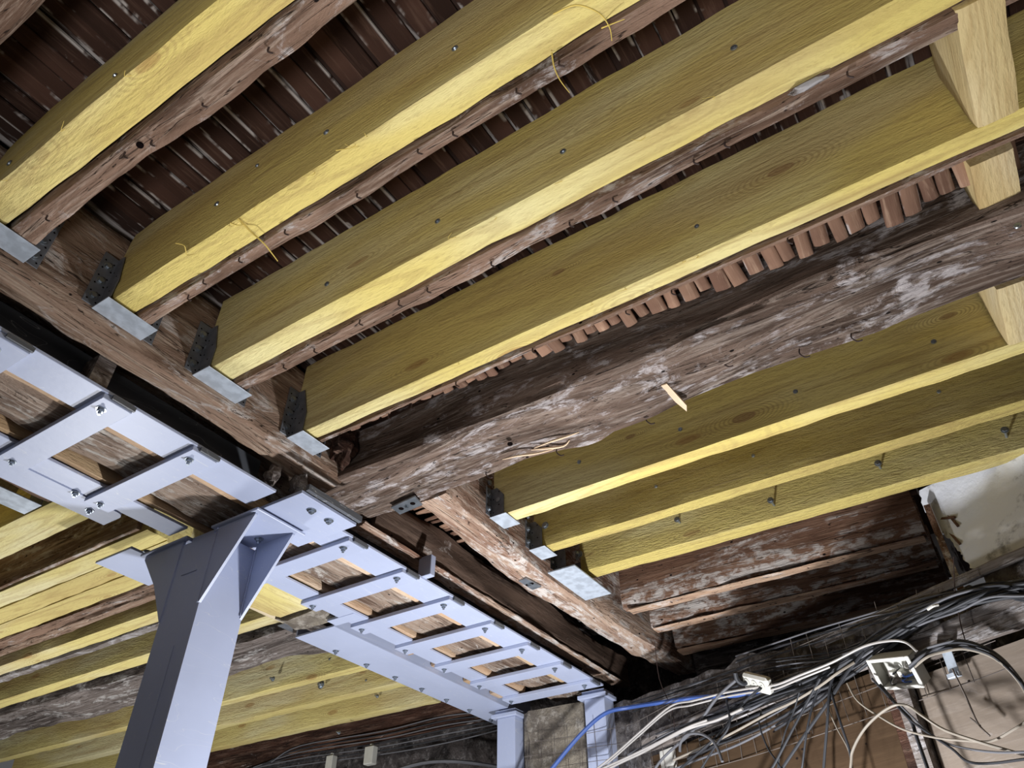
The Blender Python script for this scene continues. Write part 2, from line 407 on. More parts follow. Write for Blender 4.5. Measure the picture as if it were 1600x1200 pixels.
# straight wall behind the far bays
def rough_wall(x, y0, y1, z0, z1, mat, name, amp=.05, seed=0):
    ny, nz = int((y1 - y0) / .06), int((z1 - z0) / .06); V, F = [], []
    for i in range(ny + 1):
        for j in range(nz + 1):
            y = y0 + (y1 - y0) * i / ny; z = z0 + (z1 - z0) * j / nz
            V.append((x + amp * noise.fractal(Vector((y * 3 + seed, z * 4, 0)), 1, 2, 4), y, z))
    for i in range(ny):
        for j in range(nz):
            a = i * (nz + 1) + j; F.append((a, a + 1, a + nz + 2, a + nz + 1))
    V2 = [(x + .3, v[1], v[2]) for v in V]; n = len(V)
    F2 = [tuple(k + n for k in f[::-1]) for f in F]
    return add(name, (V + V2, F + F2), mat, kind='structure')
rough_wall(4.22, 1.0, 8.2, 0, 3.34, 'rubble', 'wall_far')
# skewed side wall: lower leaf up to the cables, and the full-height pier with plaster
def wpt(s, off, z):                # s metres along the wall from its far corner towards the camera side
    p = WA - WD * s + WN * off; return Vector((p.x, p.y, z))
def skew_wall(s0, s1, z0, z1, name, mat, amp, top_amp=0.0, seed=0, th=.28, back=0):
    ns_, nz = max(2, int((s1 - s0) / .05)), max(2, int((z1 - z0) / .05)); V, F = [], []
    for side in (0, 1):
        for i in range(ns_ + 1):
            s = s0 + (s1 - s0) * i / ns_
            zt = z1 - (.075 * s if top_amp else 0) + top_amp * noise.fractal(Vector((s * 5, seed, 1)), 1, 2, 3)
            for j in range(nz + 1):
                z = z0 + (zt - z0) * j / nz
                V.append(wpt(s, (amp * noise.fractal(Vector((s * 4 + seed, z * 4, 3)), 1, 2, 4) if side == 0 else -th) - back, z))
    n = (ns_ + 1) * (nz + 1); g = lambda sd, i, j: sd * n + i * (nz + 1) + j
    for i in range(ns_):
        for j in range(nz):
            F.append((g(0, i, j), g(0, i + 1, j), g(0, i + 1, j + 1), g(0, i, j + 1)))
            F.append((g(1, i, j), g(1, i, j + 1), g(1, i + 1, j + 1), g(1, i + 1, j)))
        F.append((g(0, i, nz), g(0, i + 1, nz), g(1, i + 1, nz), g(1, i, nz)))
    for i in (0, ns_):
        for j in range(nz): F.append((g(0, i, j), g(0, i, j + 1), g(1, i, j + 1), g(1, i, j)))
    return add(name, (V, F), mat, kind='structure')
skew_wall(.0, 2.19, 0, 2.79, 'wall_right', 'greywall', .03, .03)
S_C = 2.19                         # corner where the plastered pier begins
skew_wall(S_C, 4.2, 0, 2.992, 'wall_pier', 'greywall', .012, 0, 5, back=.12)
# white plaster coat with a broken edge on the pier
rnd = random.Random(4)
def coat():
    pix = [(1440, 768), (1500, 745), (1560, 728), (1660, 690), (1700, 820), (1640, 862), (1600, 872), (1560, 880), (1519, 889), (1508, 872), (1500, 862), (1488, 842), (1470, 832), (1462, 812), (1448, 798)]
    P = [at_w(u, v, -.105) for u, v in pix]
    Q = []
    for i in range(len(P)):
        a, b = P[i], P[(i + 1) % len(P)]
        for k in range(5):
            p = a.lerp(b, k / 5)
            if k: p = p + (b - a).normalized().cross(WN) * rnd.uniform(-.008, .008)
            Q.append(p)
    return prism(Q, .014, WN)
setp(add('trim_1', coat(), 'plaster'), kind='structure')
# ------------------------------------------------------------------ laths over the joists
rnd = random.Random(11)
LG = 'laths above the joists'
LL = 'dark thin wooden lath running crosswise above the joists, lime showing at its edges'
y = -1.15; k = 0
while y < 1.74:
    wd = rnd.uniform(.044, .056); x1 = 1.52
    V, F = box(-.5 * (x1 + .5) , .5 * (x1 + .5), -wd / 2, wd / 2, -.005, .005, .0015)
    V = [(v[0], v[1] + .003 * math.sin(v[0] * 5 + k), v[2]) for v in V]
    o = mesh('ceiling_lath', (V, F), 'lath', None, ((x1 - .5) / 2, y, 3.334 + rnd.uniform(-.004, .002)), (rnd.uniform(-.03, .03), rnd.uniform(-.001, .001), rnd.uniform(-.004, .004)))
    fixn(o); setp(o, LL, 'lath', LG); y += wd + rnd.uniform(.002, .014); k += 1
y = -.1
while y < 1.48:
    wd = rnd.uniform(.044, .056)
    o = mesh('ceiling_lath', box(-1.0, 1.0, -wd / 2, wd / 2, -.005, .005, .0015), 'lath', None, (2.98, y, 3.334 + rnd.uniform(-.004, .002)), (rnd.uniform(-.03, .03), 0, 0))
    fixn(o); setp(o, 'brown wooden lath above the yellow joists of the right bay', 'lath', 'laths above the right bay'); y += wd + rnd.uniform(.002, .014)
y = 2.75
while y < 6.6:
    wd = rnd.uniform(.05, .058)
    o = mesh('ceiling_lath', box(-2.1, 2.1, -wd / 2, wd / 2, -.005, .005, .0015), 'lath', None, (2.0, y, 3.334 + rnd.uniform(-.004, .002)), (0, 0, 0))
    fixn(o); setp(o, 'brown wooden lath above the yellow joists beyond the steel frame', 'lath', 'laths above the far bay'); y += wd + rnd.uniform(.004, .014)
# broken short laths along the big beam
y = -.42; k = 0
while y < 1.66:
    wd = rnd.uniform(.032, .046)
    xl = 1.418; xr = 1.450 + .075 * min(1, max(0, (1.5 - y) / 1.6)) + rnd.uniform(-.012, .015)
    L = xr - xl
    V, F = beamvf(L, wd, .016, seg=.02, amp=.004, freq=12, edge=.003, seed=k, ns=3, nh=2)
    V = [Vector((v.x, v.y, v.z - .35 * (v.x + L / 2) ** 2)) for v in V]
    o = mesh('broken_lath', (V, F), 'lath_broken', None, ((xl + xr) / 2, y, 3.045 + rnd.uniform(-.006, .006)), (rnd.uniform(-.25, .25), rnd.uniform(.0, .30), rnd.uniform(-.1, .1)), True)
    fixn(o); setp(o, 'short broken brown lath end in the row left of the big weathered beam', 'lath', 'broken lath ends beside the big beam')
    y += wd + rnd.uniform(.001, .009); k += 1
# dark fill board above the broken laths
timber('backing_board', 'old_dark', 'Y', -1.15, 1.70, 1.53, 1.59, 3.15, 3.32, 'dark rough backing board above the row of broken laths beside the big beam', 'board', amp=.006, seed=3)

# ------------------------------------------------------------------ joists
def splinter(parent, pts, mat='splinter', r=.0016):
    return add('splinter', tube(pts, lambda t: r * (1 - .6 * t), 5, 5), mat, parent, smooth=True)
def new_joist(x0, x1, y0, y1, label, screws=(), mat='new', group=None, z0=3.0, z1=3.318, seed=1, big=False, cat='joist'):
    j = timber('new_joist', mat, 'Y', y0, y1, x0, x1, z0, z1, label, cat, group, seg=.02, amp=.0022, freq=9, edge=.003, seed=seed, ns=6, nh=8)
    for s in screws:
        u, v = s[:2]; p = at_x(u, v, x0 - .001); r = s[2] if len(s) > 2 else .0085
        if r > .01 or big: add('bolt', bolt_vf(p, (-1, 0, 0), r, .007, True), 'bolt', j)
        else: add('screw', screw_vf(p, (-1, 0, 0), r), 'bolt', j)
    return j
def old_joist(x0, x1, y0, y1, label, mat='old', z0=2.999, z1=3.318, seed=1, damp=.012, group=None, nails=()):
    j = timber('old_joist', mat, 'Y', y0, y1, x0, x1, z0, z1, label, 'joist', group, seg=.02, amp=.006, freq=7, edge=.008, seed=seed, damp=damp, dfreq=2.4, ns=6, nh=8)
    for (y, dx) in nails:
        add('nail', tube([(x0 + dx, y, z0 + .004), (x0 + dx + .002, y + .003, z0 - .010), (x0 + dx + .008, y - .006, z0 - .016)], .0022, 5, 3), 'nail', j)
    return j
rn = random.Random(5)
def nl(x0, x1, y0, y1, n): return [(y0 + (y1 - y0) * (i + rn.uniform(.1, .9)) / n, rn.uniform(.2, .8) * (x1 - x0)) for i in range(n)]

old_joist(-.06, .048, -1.3, 1.74, 'old brown joist alone in the top left corner of the photo', seed=21)
old_joist(.316, .384, -1.3, 1.74, 'old brown joist with grey flakes and a bored hole, against the leftmost yellow joist', 'old', seed=22, nails=nl(.32, .37, .7, 1.6, 5), damp=.004, z0=2.993)
old_joist(.683, .730, -1.3, 1.74, 'old reddish joist strip against the second yellow joist from the left', 'old', seed=23, nails=nl(.686, .722, .2, 1.65, 9), damp=.004, z0=2.993)
j3o = old_joist(1.025, 1.082, -1.3, 1.72, 'old brown joist with a torn notch near its right end, against the third yellow joist', 'old', seed=24, nails=nl(1.025, 1.07, -.2, 1.65, 11), damp=.004, z0=2.993)
old_joist(1.394, 1.413, -1.3, 1.74, 'narrow old brown joist between the fourth yellow joist and the broken laths', 'old', seed=25, nails=nl(1.39, 1.42, 0, 1.6, 7), damp=.004, z0=2.993)
for u, v, sc in ((1262, 133, .8),):
    add('plaster_scrap', blob(at_z(u, v, 2.994), (.012 * sc, .05 * sc, .006), u, 12), 'plank_white', j3o, label='whitish torn plaster scrap', smooth=True)
# bored hole in old joist 1
p = at_z(219, 226, 2.9935); add('bored_hole', cyl(p, (0, 0, -1), .008, .0035, 16), 'hole', bpy.data.objects['old_joist.001'])

J1 = new_joist(.227, .313, -1.3, 1.755, 'leftmost long yellow joist, crossing the top left corner', [(180, 118, .006), (15, 255)], seed=1)
J2 = new_joist(.606, .680, -1.3, 1.757, 'second long yellow joist from the left, with a thin splinter hanging below it', [(711, 76), (510, 207), (402, 259, .006), (339, 319), (158, 425, .012)], seed=2)
J3 = new_joist(.945, 1.022, -1.3, 1.760, 'third long yellow joist from the left, its right end meeting a short cross block', [(1147, 75), (880, 237), (684, 346), (511, 444), (321, 545, .012)], seed=3)
J4 = new_joist(1.335, 1.390, -1.3, 1.765, 'fourth long yellow joist, with a round knot, next to the big weathered beam', [(1590, 353, .007), (1089, 354, .007), (467, 638, .012)], 'new_k4', seed=4)
splinter(J2, [at_z(372, 342, 2.997), at_z(392, 362, 2.985), at_z(412, 380, 2.965), at_z(425, 396, 2.955), at_z(434, 408, 2.95)], r=.0028)
splinter(J2, [at_z(360, 348, 2.998), at_z(372, 352, 2.992), at_z(385, 350, 2.985)], r=.002)
splinter(J2, [at_z(865, 22, 2.998), at_z(900, 8, 2.98), at_z(935, 20, 2.97), at_z(952, 42, 2.96), at_z(956, 64, 2.95)], r=.0022)
splinter(J2, [at_z(862, 82, 2.998), at_z(866, 105, 2.98), at_z(875, 125, 2.965), at_z(890, 145, 2.955)], r=.0018)
splinter(J2, [at_z(940, 44, 2.998), at_z(960, 36, 2.985), at_z(976, 30, 2.98)], r=.0016)
splinter(J2, [at_z(525, 235, 2.998), at_z(545, 232, 2.99), at_z(560, 228, 2.985)], r=.0016)
splinter(J2, [at_z(275, 380, 2.998), at_z(288, 384, 2.988), at_z(292, 398, 2.985), at_z(304, 397, 2.98)], r=.0016)
for q in range(26):
    o = (J1, J2, J3, J4)[q % 4]; X0 = (.227, .606, .945, 1.335)[q % 4]; yy = rn.uniform(0.1, 1.6)
    a = Vector((X0 + rn.uniform(0, .01), yy, 3.0)); splinter(o, [a, a + Vector((rn.uniform(-.012, 0), rn.uniform(-.02, .02), -.006)), a + Vector((rn.uniform(-.02, .0), rn.uniform(-.03, .03), rn.uniform(-.012, 0)))], r=.0009)

new_joist(2.162, 2.232, -1.3, 1.495, 'smooth yellow joist nearest the big weathered beam in the right bay', [(905, 722), (1063, 671), (1243, 612), (1459, 534), (780, 782, .011)], 'new_k5', seed=5)
new_joist(2.478, 2.546, -1.3, 1.500, 'coarse sawn yellow joist in the middle of the right bay', [(1025, 760, .007), (1177, 712, .007), (1467, 612, .007), (852, 821, .011)], 'new_coarse', seed=6)
J7 = new_joist(2.775, 2.862, -1.3, 1.440, 'rightmost coarse yellow joist with long bolts, above the old brown joists', [], 'new_coarse', seed=7)
for u, v, ln in ((1058, 812, .03), (1204, 782, .045), (1372, 724, .04), (1570, 672, .05)):
    p = at_x(u, v, 2.775 - ln); add('bolt', join(cyl(p, (1, 0, 0), .0045, ln, 8), bolt_vf(p, (-1, 0, 0), .009, .006, True)), 'bolt', J7)
p = at_x(905, 866, 2.75); add('bolt', bolt_vf(p, (-1, 0, 0), .012, .008, True, .02), 'bolt', J7)

RB = None
def lit_strip(o, x0, x1, y0, y1, z, seed):  # strip added under an old joist, lit underside put into its colour
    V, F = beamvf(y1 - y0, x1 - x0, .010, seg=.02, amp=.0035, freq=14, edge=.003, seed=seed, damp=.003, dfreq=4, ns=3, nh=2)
    add('lit_underside_strip', ([Vector((-v.y + (x0 + x1) / 2, v.x + (y0 + y1) / 2, v.z + z)) for v in V], F), 'pale_strip', o, label='pale orange strip, lit underside in its colour', smooth=True)
o_ = old_joist(3.235, 3.300, .09, 1.47, 'old red-brown joist with plaster stains, just right of the last yellow joist', 'old_red', seed=31, damp=.008, nails=nl(3.24, 3.3, .2, 1.4, 5))
lit_strip(o_, 3.232, 3.296, .10, 1.44, 2.99, 32)
o_ = old_joist(3.52, 3.585, .09, 1.45, 'old red-brown joist second from the yellow joists, above the cable bundle', 'old_red', seed=32, damp=.008, nails=nl(3.53, 3.58, .2, 1.4, 5))
lit_strip(o_, 3.516, 3.58, .10, 1.44, 2.99, 35)
o_ = old_joist(3.82, 3.90, .09, 1.45, 'old red-brown joist third from the yellow joists, with a dark gap below it', 'old_red', seed=33, damp=.02, z0=2.985)
lit_strip(o_, 3.816, 3.895, .10, 1.44, 2.972, 38)
old_joist(4.06, 4.13, .09, 1.45, 'dark old joist against the wall, lowest above the cables', 'old_grey', seed=34, damp=.02, z0=2.93)
# upright and rail at the plaster edge
o = beamvf(.62, .05, .05, seg=.03, amp=.004, freq=9, edge=.006, seed=9, ns=3, nh=3)
e1 = at_w(1503, 925, -.07); e0 = Vector((e1.x, e1.y, 2.985))
add('upright_post', tube([e0, e0.lerp(e1, .5), e1], .016, 4, 4), 'old_red', label='narrow red-brown upright strip at the broken edge of the white plaster', cat='post')
for i, (u, v, u2, v2) in enumerate(((1462, 812, 1492, 808), (1480, 828, 1500, 850), (1478, 800, 1497, 822))):
    add('lath_stub', tube([at_w(u, v, -.10), at_w(u2, v2, -.085)], .006, 4, 1), 'lath_broken', label='short lath stub poking from the broken edge of the white plaster', cat='lath', group='lath stubs in the plaster')

# far bay joists (beyond the steel frame)
FX = 7.2
new_joist(.89, 1.03, 2.90, FX, 'yellow joist beyond the frame at the left edge, held by a galvanised hanger', [], 'new_pale', seed=41)
for a_, b_, s_, yy, lab in ((1.137, 1.293, 42, 2.60, 'wide pale yellow joist beyond the frame, touching the end of the steel channel'),
                       (1.472, 1.575, 43, 2.72, 'first of three pale yellow joists side by side left of the column'),
                       (1.578, 1.682, 44, 2.74, 'middle of three pale yellow joists side by side left of the column'),
                       (1.685, 1.792, 45, 2.76, 'last of three pale yellow joists side by side left of the column')):
    new_joist(a_, b_, yy, FX, lab, [], 'new_pale', seed=s_)
old_joist(1.440, 1.466, 2.75, FX, 'rough brown old joist face left of the column between the wide pale yellow joists', 'old_pale', seed=40, damp=.003, z0=3.004)
old_joist(1.80, 1.865, 2.9, FX, 'old brown joist behind the column beside the three yellow joists', 'old', seed=46)
old_joist(1.875, 1.93, 2.95, FX, 'thin brown old joist behind the column, second of a pair', 'old_pale', seed=47, damp=.004)
new_joist(2.01, 2.10, 2.95, FX, 'single yellow joist passing behind the column at mid height', [], 'new_pale', seed=48)
old_joist(2.11, 2.165, 2.95, FX, 'old joist with whitish plaster behind the column', 'plank_white', seed=49, damp=.006)
new_joist(2.345, 2.435, 2.95, FX, 'yellow joist behind the column just above the thick grey beam', [], 'new_pale', seed=50)
old_joist(2.50, 2.84, 2.96, FX, 'thick grey weathered beam behind the column', 'old_grey', seed=51, damp=.03, z0=2.99)
a_ = new_joist(3.125, 3.195, 3.06, FX, 'greenish yellow joist right of the column, first below the grey beam', [(515, 1030, .007)], 'new_pale', seed=52)
b_ = new_joist(3.455, 3.535, 3.06, FX, 'greenish yellow joist right of the column, middle of the three', [(572, 1063, .007)], 'new_pale', seed=53)
c_ = new_joist(3.815, 3.90, 3.08, FX, 'lowest greenish yellow joist right of the column, above the dark wall', [], 'new_pale', seed=54)
for o_, x, (u, v), r in ((a_, 3.10, (427, 1061), .010), (b_, 3.42, (502, 1070), .018), (b_, 3.44, (505, 1071), .006), (c_, 3.80, (530, 1145), .008), (c_, 3.80, (590, 1088), .008)):
    p = at_x(u, v, x); add('bolt', bolt_vf(p, (-1, 0, 0), r, .012, True, .012), 'bolt', o_)
for j_, x0_ in ((a_, 3.155), (b_, 3.49), (c_, 3.85)):
    pass
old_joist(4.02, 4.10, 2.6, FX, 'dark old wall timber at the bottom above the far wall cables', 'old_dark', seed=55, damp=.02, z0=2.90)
timber('cross_rail', 'old_grey', 'X', 2.5, 4.1, 2.74, 2.94, 2.96, 3.2, 'grey old cross timber above the far flange of the steel frame', 'timber', amp=.01, seed=61, damp=.015)
timber('cross_rail', 'old', 'X', -.4, 1.13, 2.60, 2.85, 3.0, 3.3, 'brown old cross timber at the left edge, above the hanger beyond the frame', 'timber', amp=.008, seed=62)

# blocking between joists at top right
timber('blocking_piece', 'block', 'X', 1.028, 1.330, -.448, -.358, 2.99, 3.25, 'short pale yellow cross block at the top right between two long joists', 'block', amp=.0015, edge=.003, seed=71, seg=.02)
timber('blocking_piece', 'block', 'X', 1.430, 1.76, -.425, -.33, 2.992, 3.25, 'short yellow cross block at the right edge above the big weathered beam', 'block', amp=.0015, edge=.003, seed=72, seg=.02)
timber('blocking_piece', 'block', 'X', 1.89, 2.155, -.425, -.33, 2.992, 3.25, 'short yellow cross block at the right edge below the big weathered beam', 'block', amp=.0015, edge=.003, seed=73, seg=.02)

# ------------------------------------------------------------------ headers and the big beam
h1 = timber('header_beam', 'old_pale', 'X', -.7, 1.60, 1.765, 1.885, 2.955, 3.30, 'old brown header beam on the left carrying the hangers of four yellow joists', 'beam',
            amp=.008, freq=5, edge=.010, seed=81, damp=.010, dfreq=2.0, seg=.02, ns=8, nh=10)
def big(p, a, b):
    x = p.x                                    # local x runs along world +Y ; local y = world -X
    if a > .49 and b < .2:                      # left side hollowed by rot
        p.y -= .03 * (1 + noise.noise(Vector((x * 2.1, b * 3, 5)))) * max(0, 1 - abs(b + .12) * 2.2)
    if b < -.49: p.z += .010 * noise.noise(Vector((x * 3, a * 3, 2)))
    return p
E_ = timber('big_beam', 'old_beam', 'Y', -1.35, 1.93, 1.565, 1.868, 2.965, 3.27, 'massive weathered grey-brown old beam running diagonally to the right edge', 'beam',
            amp=.016, freq=4, edge=.014, seed=82, damp=.030, dfreq=2.2, seg=.018, ns=14, nh=12, deform=big)
p = at_z(797, 693, 2.962); add('bored_hole', cyl(p, (0, 0, -1), .009, .004, 16), 'hole', E_)
for u, v in ((1000, 640), (1010, 650), (955, 635), (1249, 545), (1330, 520), (1130, 560), (870, 700), (760, 735)):
    p = at_z(u, v, 2.97); add('nail', tube([p, p + Vector((.004, .004, -.014)), p + Vector((.012, -.006, -.026)), p + Vector((.010, -.020, -.03))], .0022, 5, 4), 'nail', E_)
# ledge of rotten wood left of the beam
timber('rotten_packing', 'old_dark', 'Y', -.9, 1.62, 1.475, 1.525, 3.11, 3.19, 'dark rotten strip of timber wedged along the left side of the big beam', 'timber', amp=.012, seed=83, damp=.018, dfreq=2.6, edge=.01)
# strips of torn fibre
sv = add('wood_sliver', prism([at_z(1033, 603, 2.94), at_z(1042, 600, 2.94), at_z(1073, 634, 2.92), at_z(1073, 643, 2.92), at_z(1055, 628, 2.93)], .008, (0, 0, 1)), 'pale_splinter', label='pale split wood sliver hanging under the middle of the big weathered beam', cat='splinter')
for pts in (((835, 700), (860, 690), (885, 682), (905, 675)), ((785, 718), (810, 712), (840, 708), (865, 702)), ((830, 703), (850, 701), (880, 697), (890, 688))):
    add('torn_fibre', tube([at_z(u, v, 2.958) for u, v in pts], lambda t: .005 * (1 - .7 * abs(2 * t - 1)), 5, 4), 'pale_splinter', E_, label='pale torn wood fibre')
hr = timber('header_beam', 'old_smooth', 'X', 1.885, 4.1, 1.86, 1.94, 2.935, 3.10, 'brown trimmer timber with chipped pale underside beside the right steel frame', 'beam', amp=.010, freq=5, edge=.012, seed=84, damp=.014, dfreq=1.6, seg=.02)
# chipped pale underside strip
chips = []
rr = random.Random(8)
x = 1.86
V, F = beamvf(2.16, .085, .014, seg=.012, amp=.0035, freq=22, edge=.004, seed=85, damp=.006, dfreq=9, ns=6, nh=2)
add('chipped_underside', ([Vector((v.x + 2.90, v.y + 1.893, v.z + 2.930)) for v in V], F), 'header_pale', hr, label='pale chipped underside', smooth=True)
def bow(p, a, b):
    t = (p.x + 1.144) / 2.288; p.y += .06 * math.sin(math.pi * t) - .05 * t * t; return p
h2 = timber('header_beam', 'header_pale', 'X', 1.872, 4.16, 1.505, 1.655, 2.965, 3.30, 'bowed pale stained header beam carrying the hangers of three yellow joists in the right bay', 'beam',
            amp=.006, freq=5, edge=.010, seed=86, damp=.008, seg=.02, deform=bow)
# short laths and rubble in the slot between the two
for i in range(17):
    xx = 1.93 + i * .030
    V, F = beamvf(.24, .020, .006, seg=.02, amp=.003, freq=12, edge=.002, seed=100 + i, ns=3, nh=2)
    o = mesh('slot_lath', (V, F), 'lath_broken', None, (xx, 1.735, 3.115 + rr.uniform(-.008, .008)), (0, rr.uniform(-.05, .05), math.pi / 2 + rr.uniform(-.15, .15)), True)
    fixn(o); setp(o, 'thin split lath lying in the slot between the two header beams right of the clamp', 'lath', 'laths in the header slot')
rub = join(*[blob((2.45 + i * .024 + rr.uniform(-.02, .02), 1.74 + rr.uniform(-.09, .09), 3.11 + rr.uniform(-.01, .02)), (rr.uniform(.015, .03), rr.uniform(.01, .03), rr.uniform(.01, .018)), i, 7) for i in range(64)])
add('slot_rubble', rub, 'rubble', label='black crumbly rubble filling the slot between the two header beams', cat='rubble', kind='stuff')

# wooden knuckle at end of header one
add('rot_stump', blob((1.535, 1.72, 3.06), (.045, .05, .07), 4, 16), 'old_dark', label='dark rotten stump in the corner between the left header and the big beam', cat='timber', smooth=True)

# ------------------------------------------------------------------ joist hangers
def hanger(x0, x1, yf, z0, label, right=True, fl=.045, hh=.20, group=None):
    """x0..x1 seat width, yf face of the header (hanger hangs on its -Y side)"""
    r = empty('joist_hanger', ((x0 + x1) / 2, yf, z0)); setp(r, label, 'hanger', group)
    t = .003
    add('seat', box(x0 - .012, x1 + .012, yf - .078, yf - .001, z0 - t, z0, .0008), 'galv', r)
    sides = [(x0, -1)] + ([(x1, 1)] if right else [])
    for xs, sg in sides:
        xa = xs - (t if sg < 0 else 0)
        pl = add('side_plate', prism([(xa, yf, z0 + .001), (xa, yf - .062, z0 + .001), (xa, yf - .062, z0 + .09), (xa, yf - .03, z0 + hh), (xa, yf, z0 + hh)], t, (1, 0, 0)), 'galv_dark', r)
        if sg < 0: fx0, fx1 = xs - fl, xs - .0005
        else: fx0, fx1 = xs + .0005, xs + fl
        f = add('flange', box(fx0, fx1, yf - .004, yf - .001, z0 + .004, z0 + hh, .0008), 'galv_dark', r)
        for k in range(3):
            add('screw', bolt_vf(((fx0 + fx1) / 2, yf - .004, z0 + .035 + k * .06), (0, -1, 0), .0085, .006, True), 'bolt', f)
        for k in range(6):
            for q in (0, 1): add('nail_hole', cyl((fx0 + fl * (.22 if q == k % 2 else .80), yf - .0039, z0 + .018 + k * .031), (0, -1, 0), .0028, .0006, 8), 'hole', f)
        if sg < 0:
            for k in range(5): add('nail_hole', cyl((xa + .0004, yf - .014 - .026 * (k % 2), z0 + .02 + k * .03), (-1, 0, 0), .0028, .0007, 8), 'hole', pl)
    return r
hanger(.225, .385, 1.762, 2.989, 'galvanised hanger at the left edge of the photo under the leftmost yellow joist')
hanger(.602, .735, 1.762, 2.989, 'galvanised hanger under the second yellow joist')
hanger(.941, 1.085, 1.764, 2.989, 'galvanised hanger under the third yellow joist')
hanger(1.330, 1.432, 1.766, 2.989, 'galvanised hanger under the fourth yellow joist, nearest the column')
hanger(2.158, 2.24, 1.505, 2.996, 'galvanised hanger of the first yellow joist below the big beam', fl=.04, hh=.13)
hanger(2.474, 2.556, 1.520, 2.996, 'galvanised hanger of the middle yellow joist in the right bay', fl=.04, hh=.13)
r = hanger(2.69, 2.885, 1.530, 2.990, 'wide bright hanger plate of the rightmost yellow joist', fl=.035, hh=.12)
add('base_plate', box(2.64, 2.98, 1.40, 1.535, 2.965, 2.972, .001), 'galv', r)
# far hanger
r = empty('joist_hanger', (1.06, 2.88, 3.0)); setp(r, 'galvanised hanger beyond the frame at the far left, with a dark open side', 'hanger')
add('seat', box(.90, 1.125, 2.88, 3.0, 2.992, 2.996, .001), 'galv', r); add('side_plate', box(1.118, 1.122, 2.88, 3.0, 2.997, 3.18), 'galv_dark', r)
# small hanger plates right of column
for (x0, x1, y0, y1, lab) in ((2.10, 2.20, 2.93, 3.04, 'small dull steel angle plate just right of the column behind its bracket'), (2.42, 2.55, 2.84, 2.97, 'small dull steel plate below the yellow packing block')):
    r = add('angle_plate', box(x0, x1, y0, y1, 2.975, 2.979, .001), 'galv_dark', label=lab, cat='plate')
    for _ in range(5): add('nail_hole', cyl((x0 + (x1 - x0) * rr.uniform(.2, .8), y0 + (y1 - y0) * rr.uniform(.2, .8), 2.9748), (0, 0, -1), .006, .0006, 10), 'hole', r)

# cleats
def cleat(pix, z, label):
    P = [at_z(u, v, z) for u, v in pix]; c = sum(P, Vector()) / 4
    r = add('steel_cleat', prism(P, .006, (0, 0, 1)), 'bolt', label=label, cat='cleat')
    a = P[0].lerp(P[3], .5).lerp(P[1].lerp(P[2], .5), .25); b = P[0].lerp(P[3], .5).lerp(P[1].lerp(P[2], .5), .75)
    for q in (a, b): add('slot_hole', cyl(q - Vector((0, 0, .0005)), (0, 0, -1), .010, .0006, 12), 'hole', r)
    add('bolt', bolt_vf(c, (0, 0, -1), .007, .008, True), 'bolt', r)
cleat([(611, 793), (648, 776), (660, 789), (625, 804)], 2.945, 'slotted dark steel cleat under the end of the big beam')
cleat([(810, 908), (822, 904), (846, 917), (832, 922)], 2.955, 'slotted dark steel cleat under the bowed pale header beam')

# ------------------------------------------------------------------ old main beam above the steel frame
timber('main_beam', 'board', 'X', -.7, 3.9, 2.035, 2.262, 2.862, 3.25, 'old main timber beam seen through the openings of the steel frame', 'beam', amp=.014, freq=5, edge=.01, seed=91, damp=.012, dfreq=4, seg=.02, ns=10, nh=8)
for (y0, y1, lab) in ((2.000, 2.032, 'pale orange packing strip along the near side of the frame openings'), (2.272, 2.300, 'pale orange packing strip along the far side of the frame openings')):
    timber('packing_strip', 'fresh_edge', 'X', -.6, 3.62, y0, y1, 2.848, 2.90, lab, 'strip', amp=.004, edge=.003, seed=int(y0 * 100), seg=.02, ns=2, nh=3, damp=.003)

# ------------------------------------------------------------------ steel frame
ZL = 2.834
def frame(x0, x1, battens, label, farflange):
    r = empty('batten_girder', ((x0 + x1) / 2, 2.1, ZL)); setp(r, label, 'girder')
    t = .010
    add('near_angle', join(box(x0, x1, 1.842, 1.984, ZL, ZL + t, .001), box(x0, x1, 1.9735, 1.984, ZL + t, ZL + .17)), 'steel', r)
    add('near_web_shade', box(x0, x1, 1.9655, 1.9728, ZL + t + .001, ZL + .17), 'steel_dark', r, label='upright web with shade in its dark colour')  # dark cover on the angle's upright leg, shade put into its colour
    add('far_angle', box(x0, x1, 2.292, 2.392, ZL, ZL + t, .001), 'steel', r)
    add('channel', farflange, 'steel', r)
    for b, b1 in battens:
        o = add('batten', box(b, b1, 1.846, 2.398, ZL - .0175, ZL - .0005, .0012), 'steel', r)
        add('bolt', bolt_vf((b + .030, 1.898, ZL - .0175), (0, 0, -1), .0098, .009, True, .008), 'bolt', o)
        add('bolt', bolt_vf((b + .040, 2.365, ZL - .0175), (0, 0, -1), .0085, .008, True, .006), 'bolt', o)
        # lug on the edge
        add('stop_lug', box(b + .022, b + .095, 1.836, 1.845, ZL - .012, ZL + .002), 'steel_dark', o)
    return r
def rounded_channel(x0, x1, y0, y1, z0, z1, rr_=.03):
    pts = [Vector((x0, y0, z0)), Vector((x1 - rr_, y0, z0))]
    for k in range(7):
        a = -math.pi / 2 + math.pi / 2 * k / 6; pts.append(Vector((x1 - rr_ + rr_ * math.cos(a), y0 + rr_ + rr_ * math.sin(a), z0)))
    pts += [Vector((x1, y1, z0)), Vector((x0, y1, z0))]
    return join(prism(pts, .008, (0, 0, 1)), box(x0, x1 - .01, y0 + .001, y0 + .009, z0 + .008, z1), box(x0, x1 - .02, y1 - .01, y1 - .002, z0 + .008, z1 - .04))
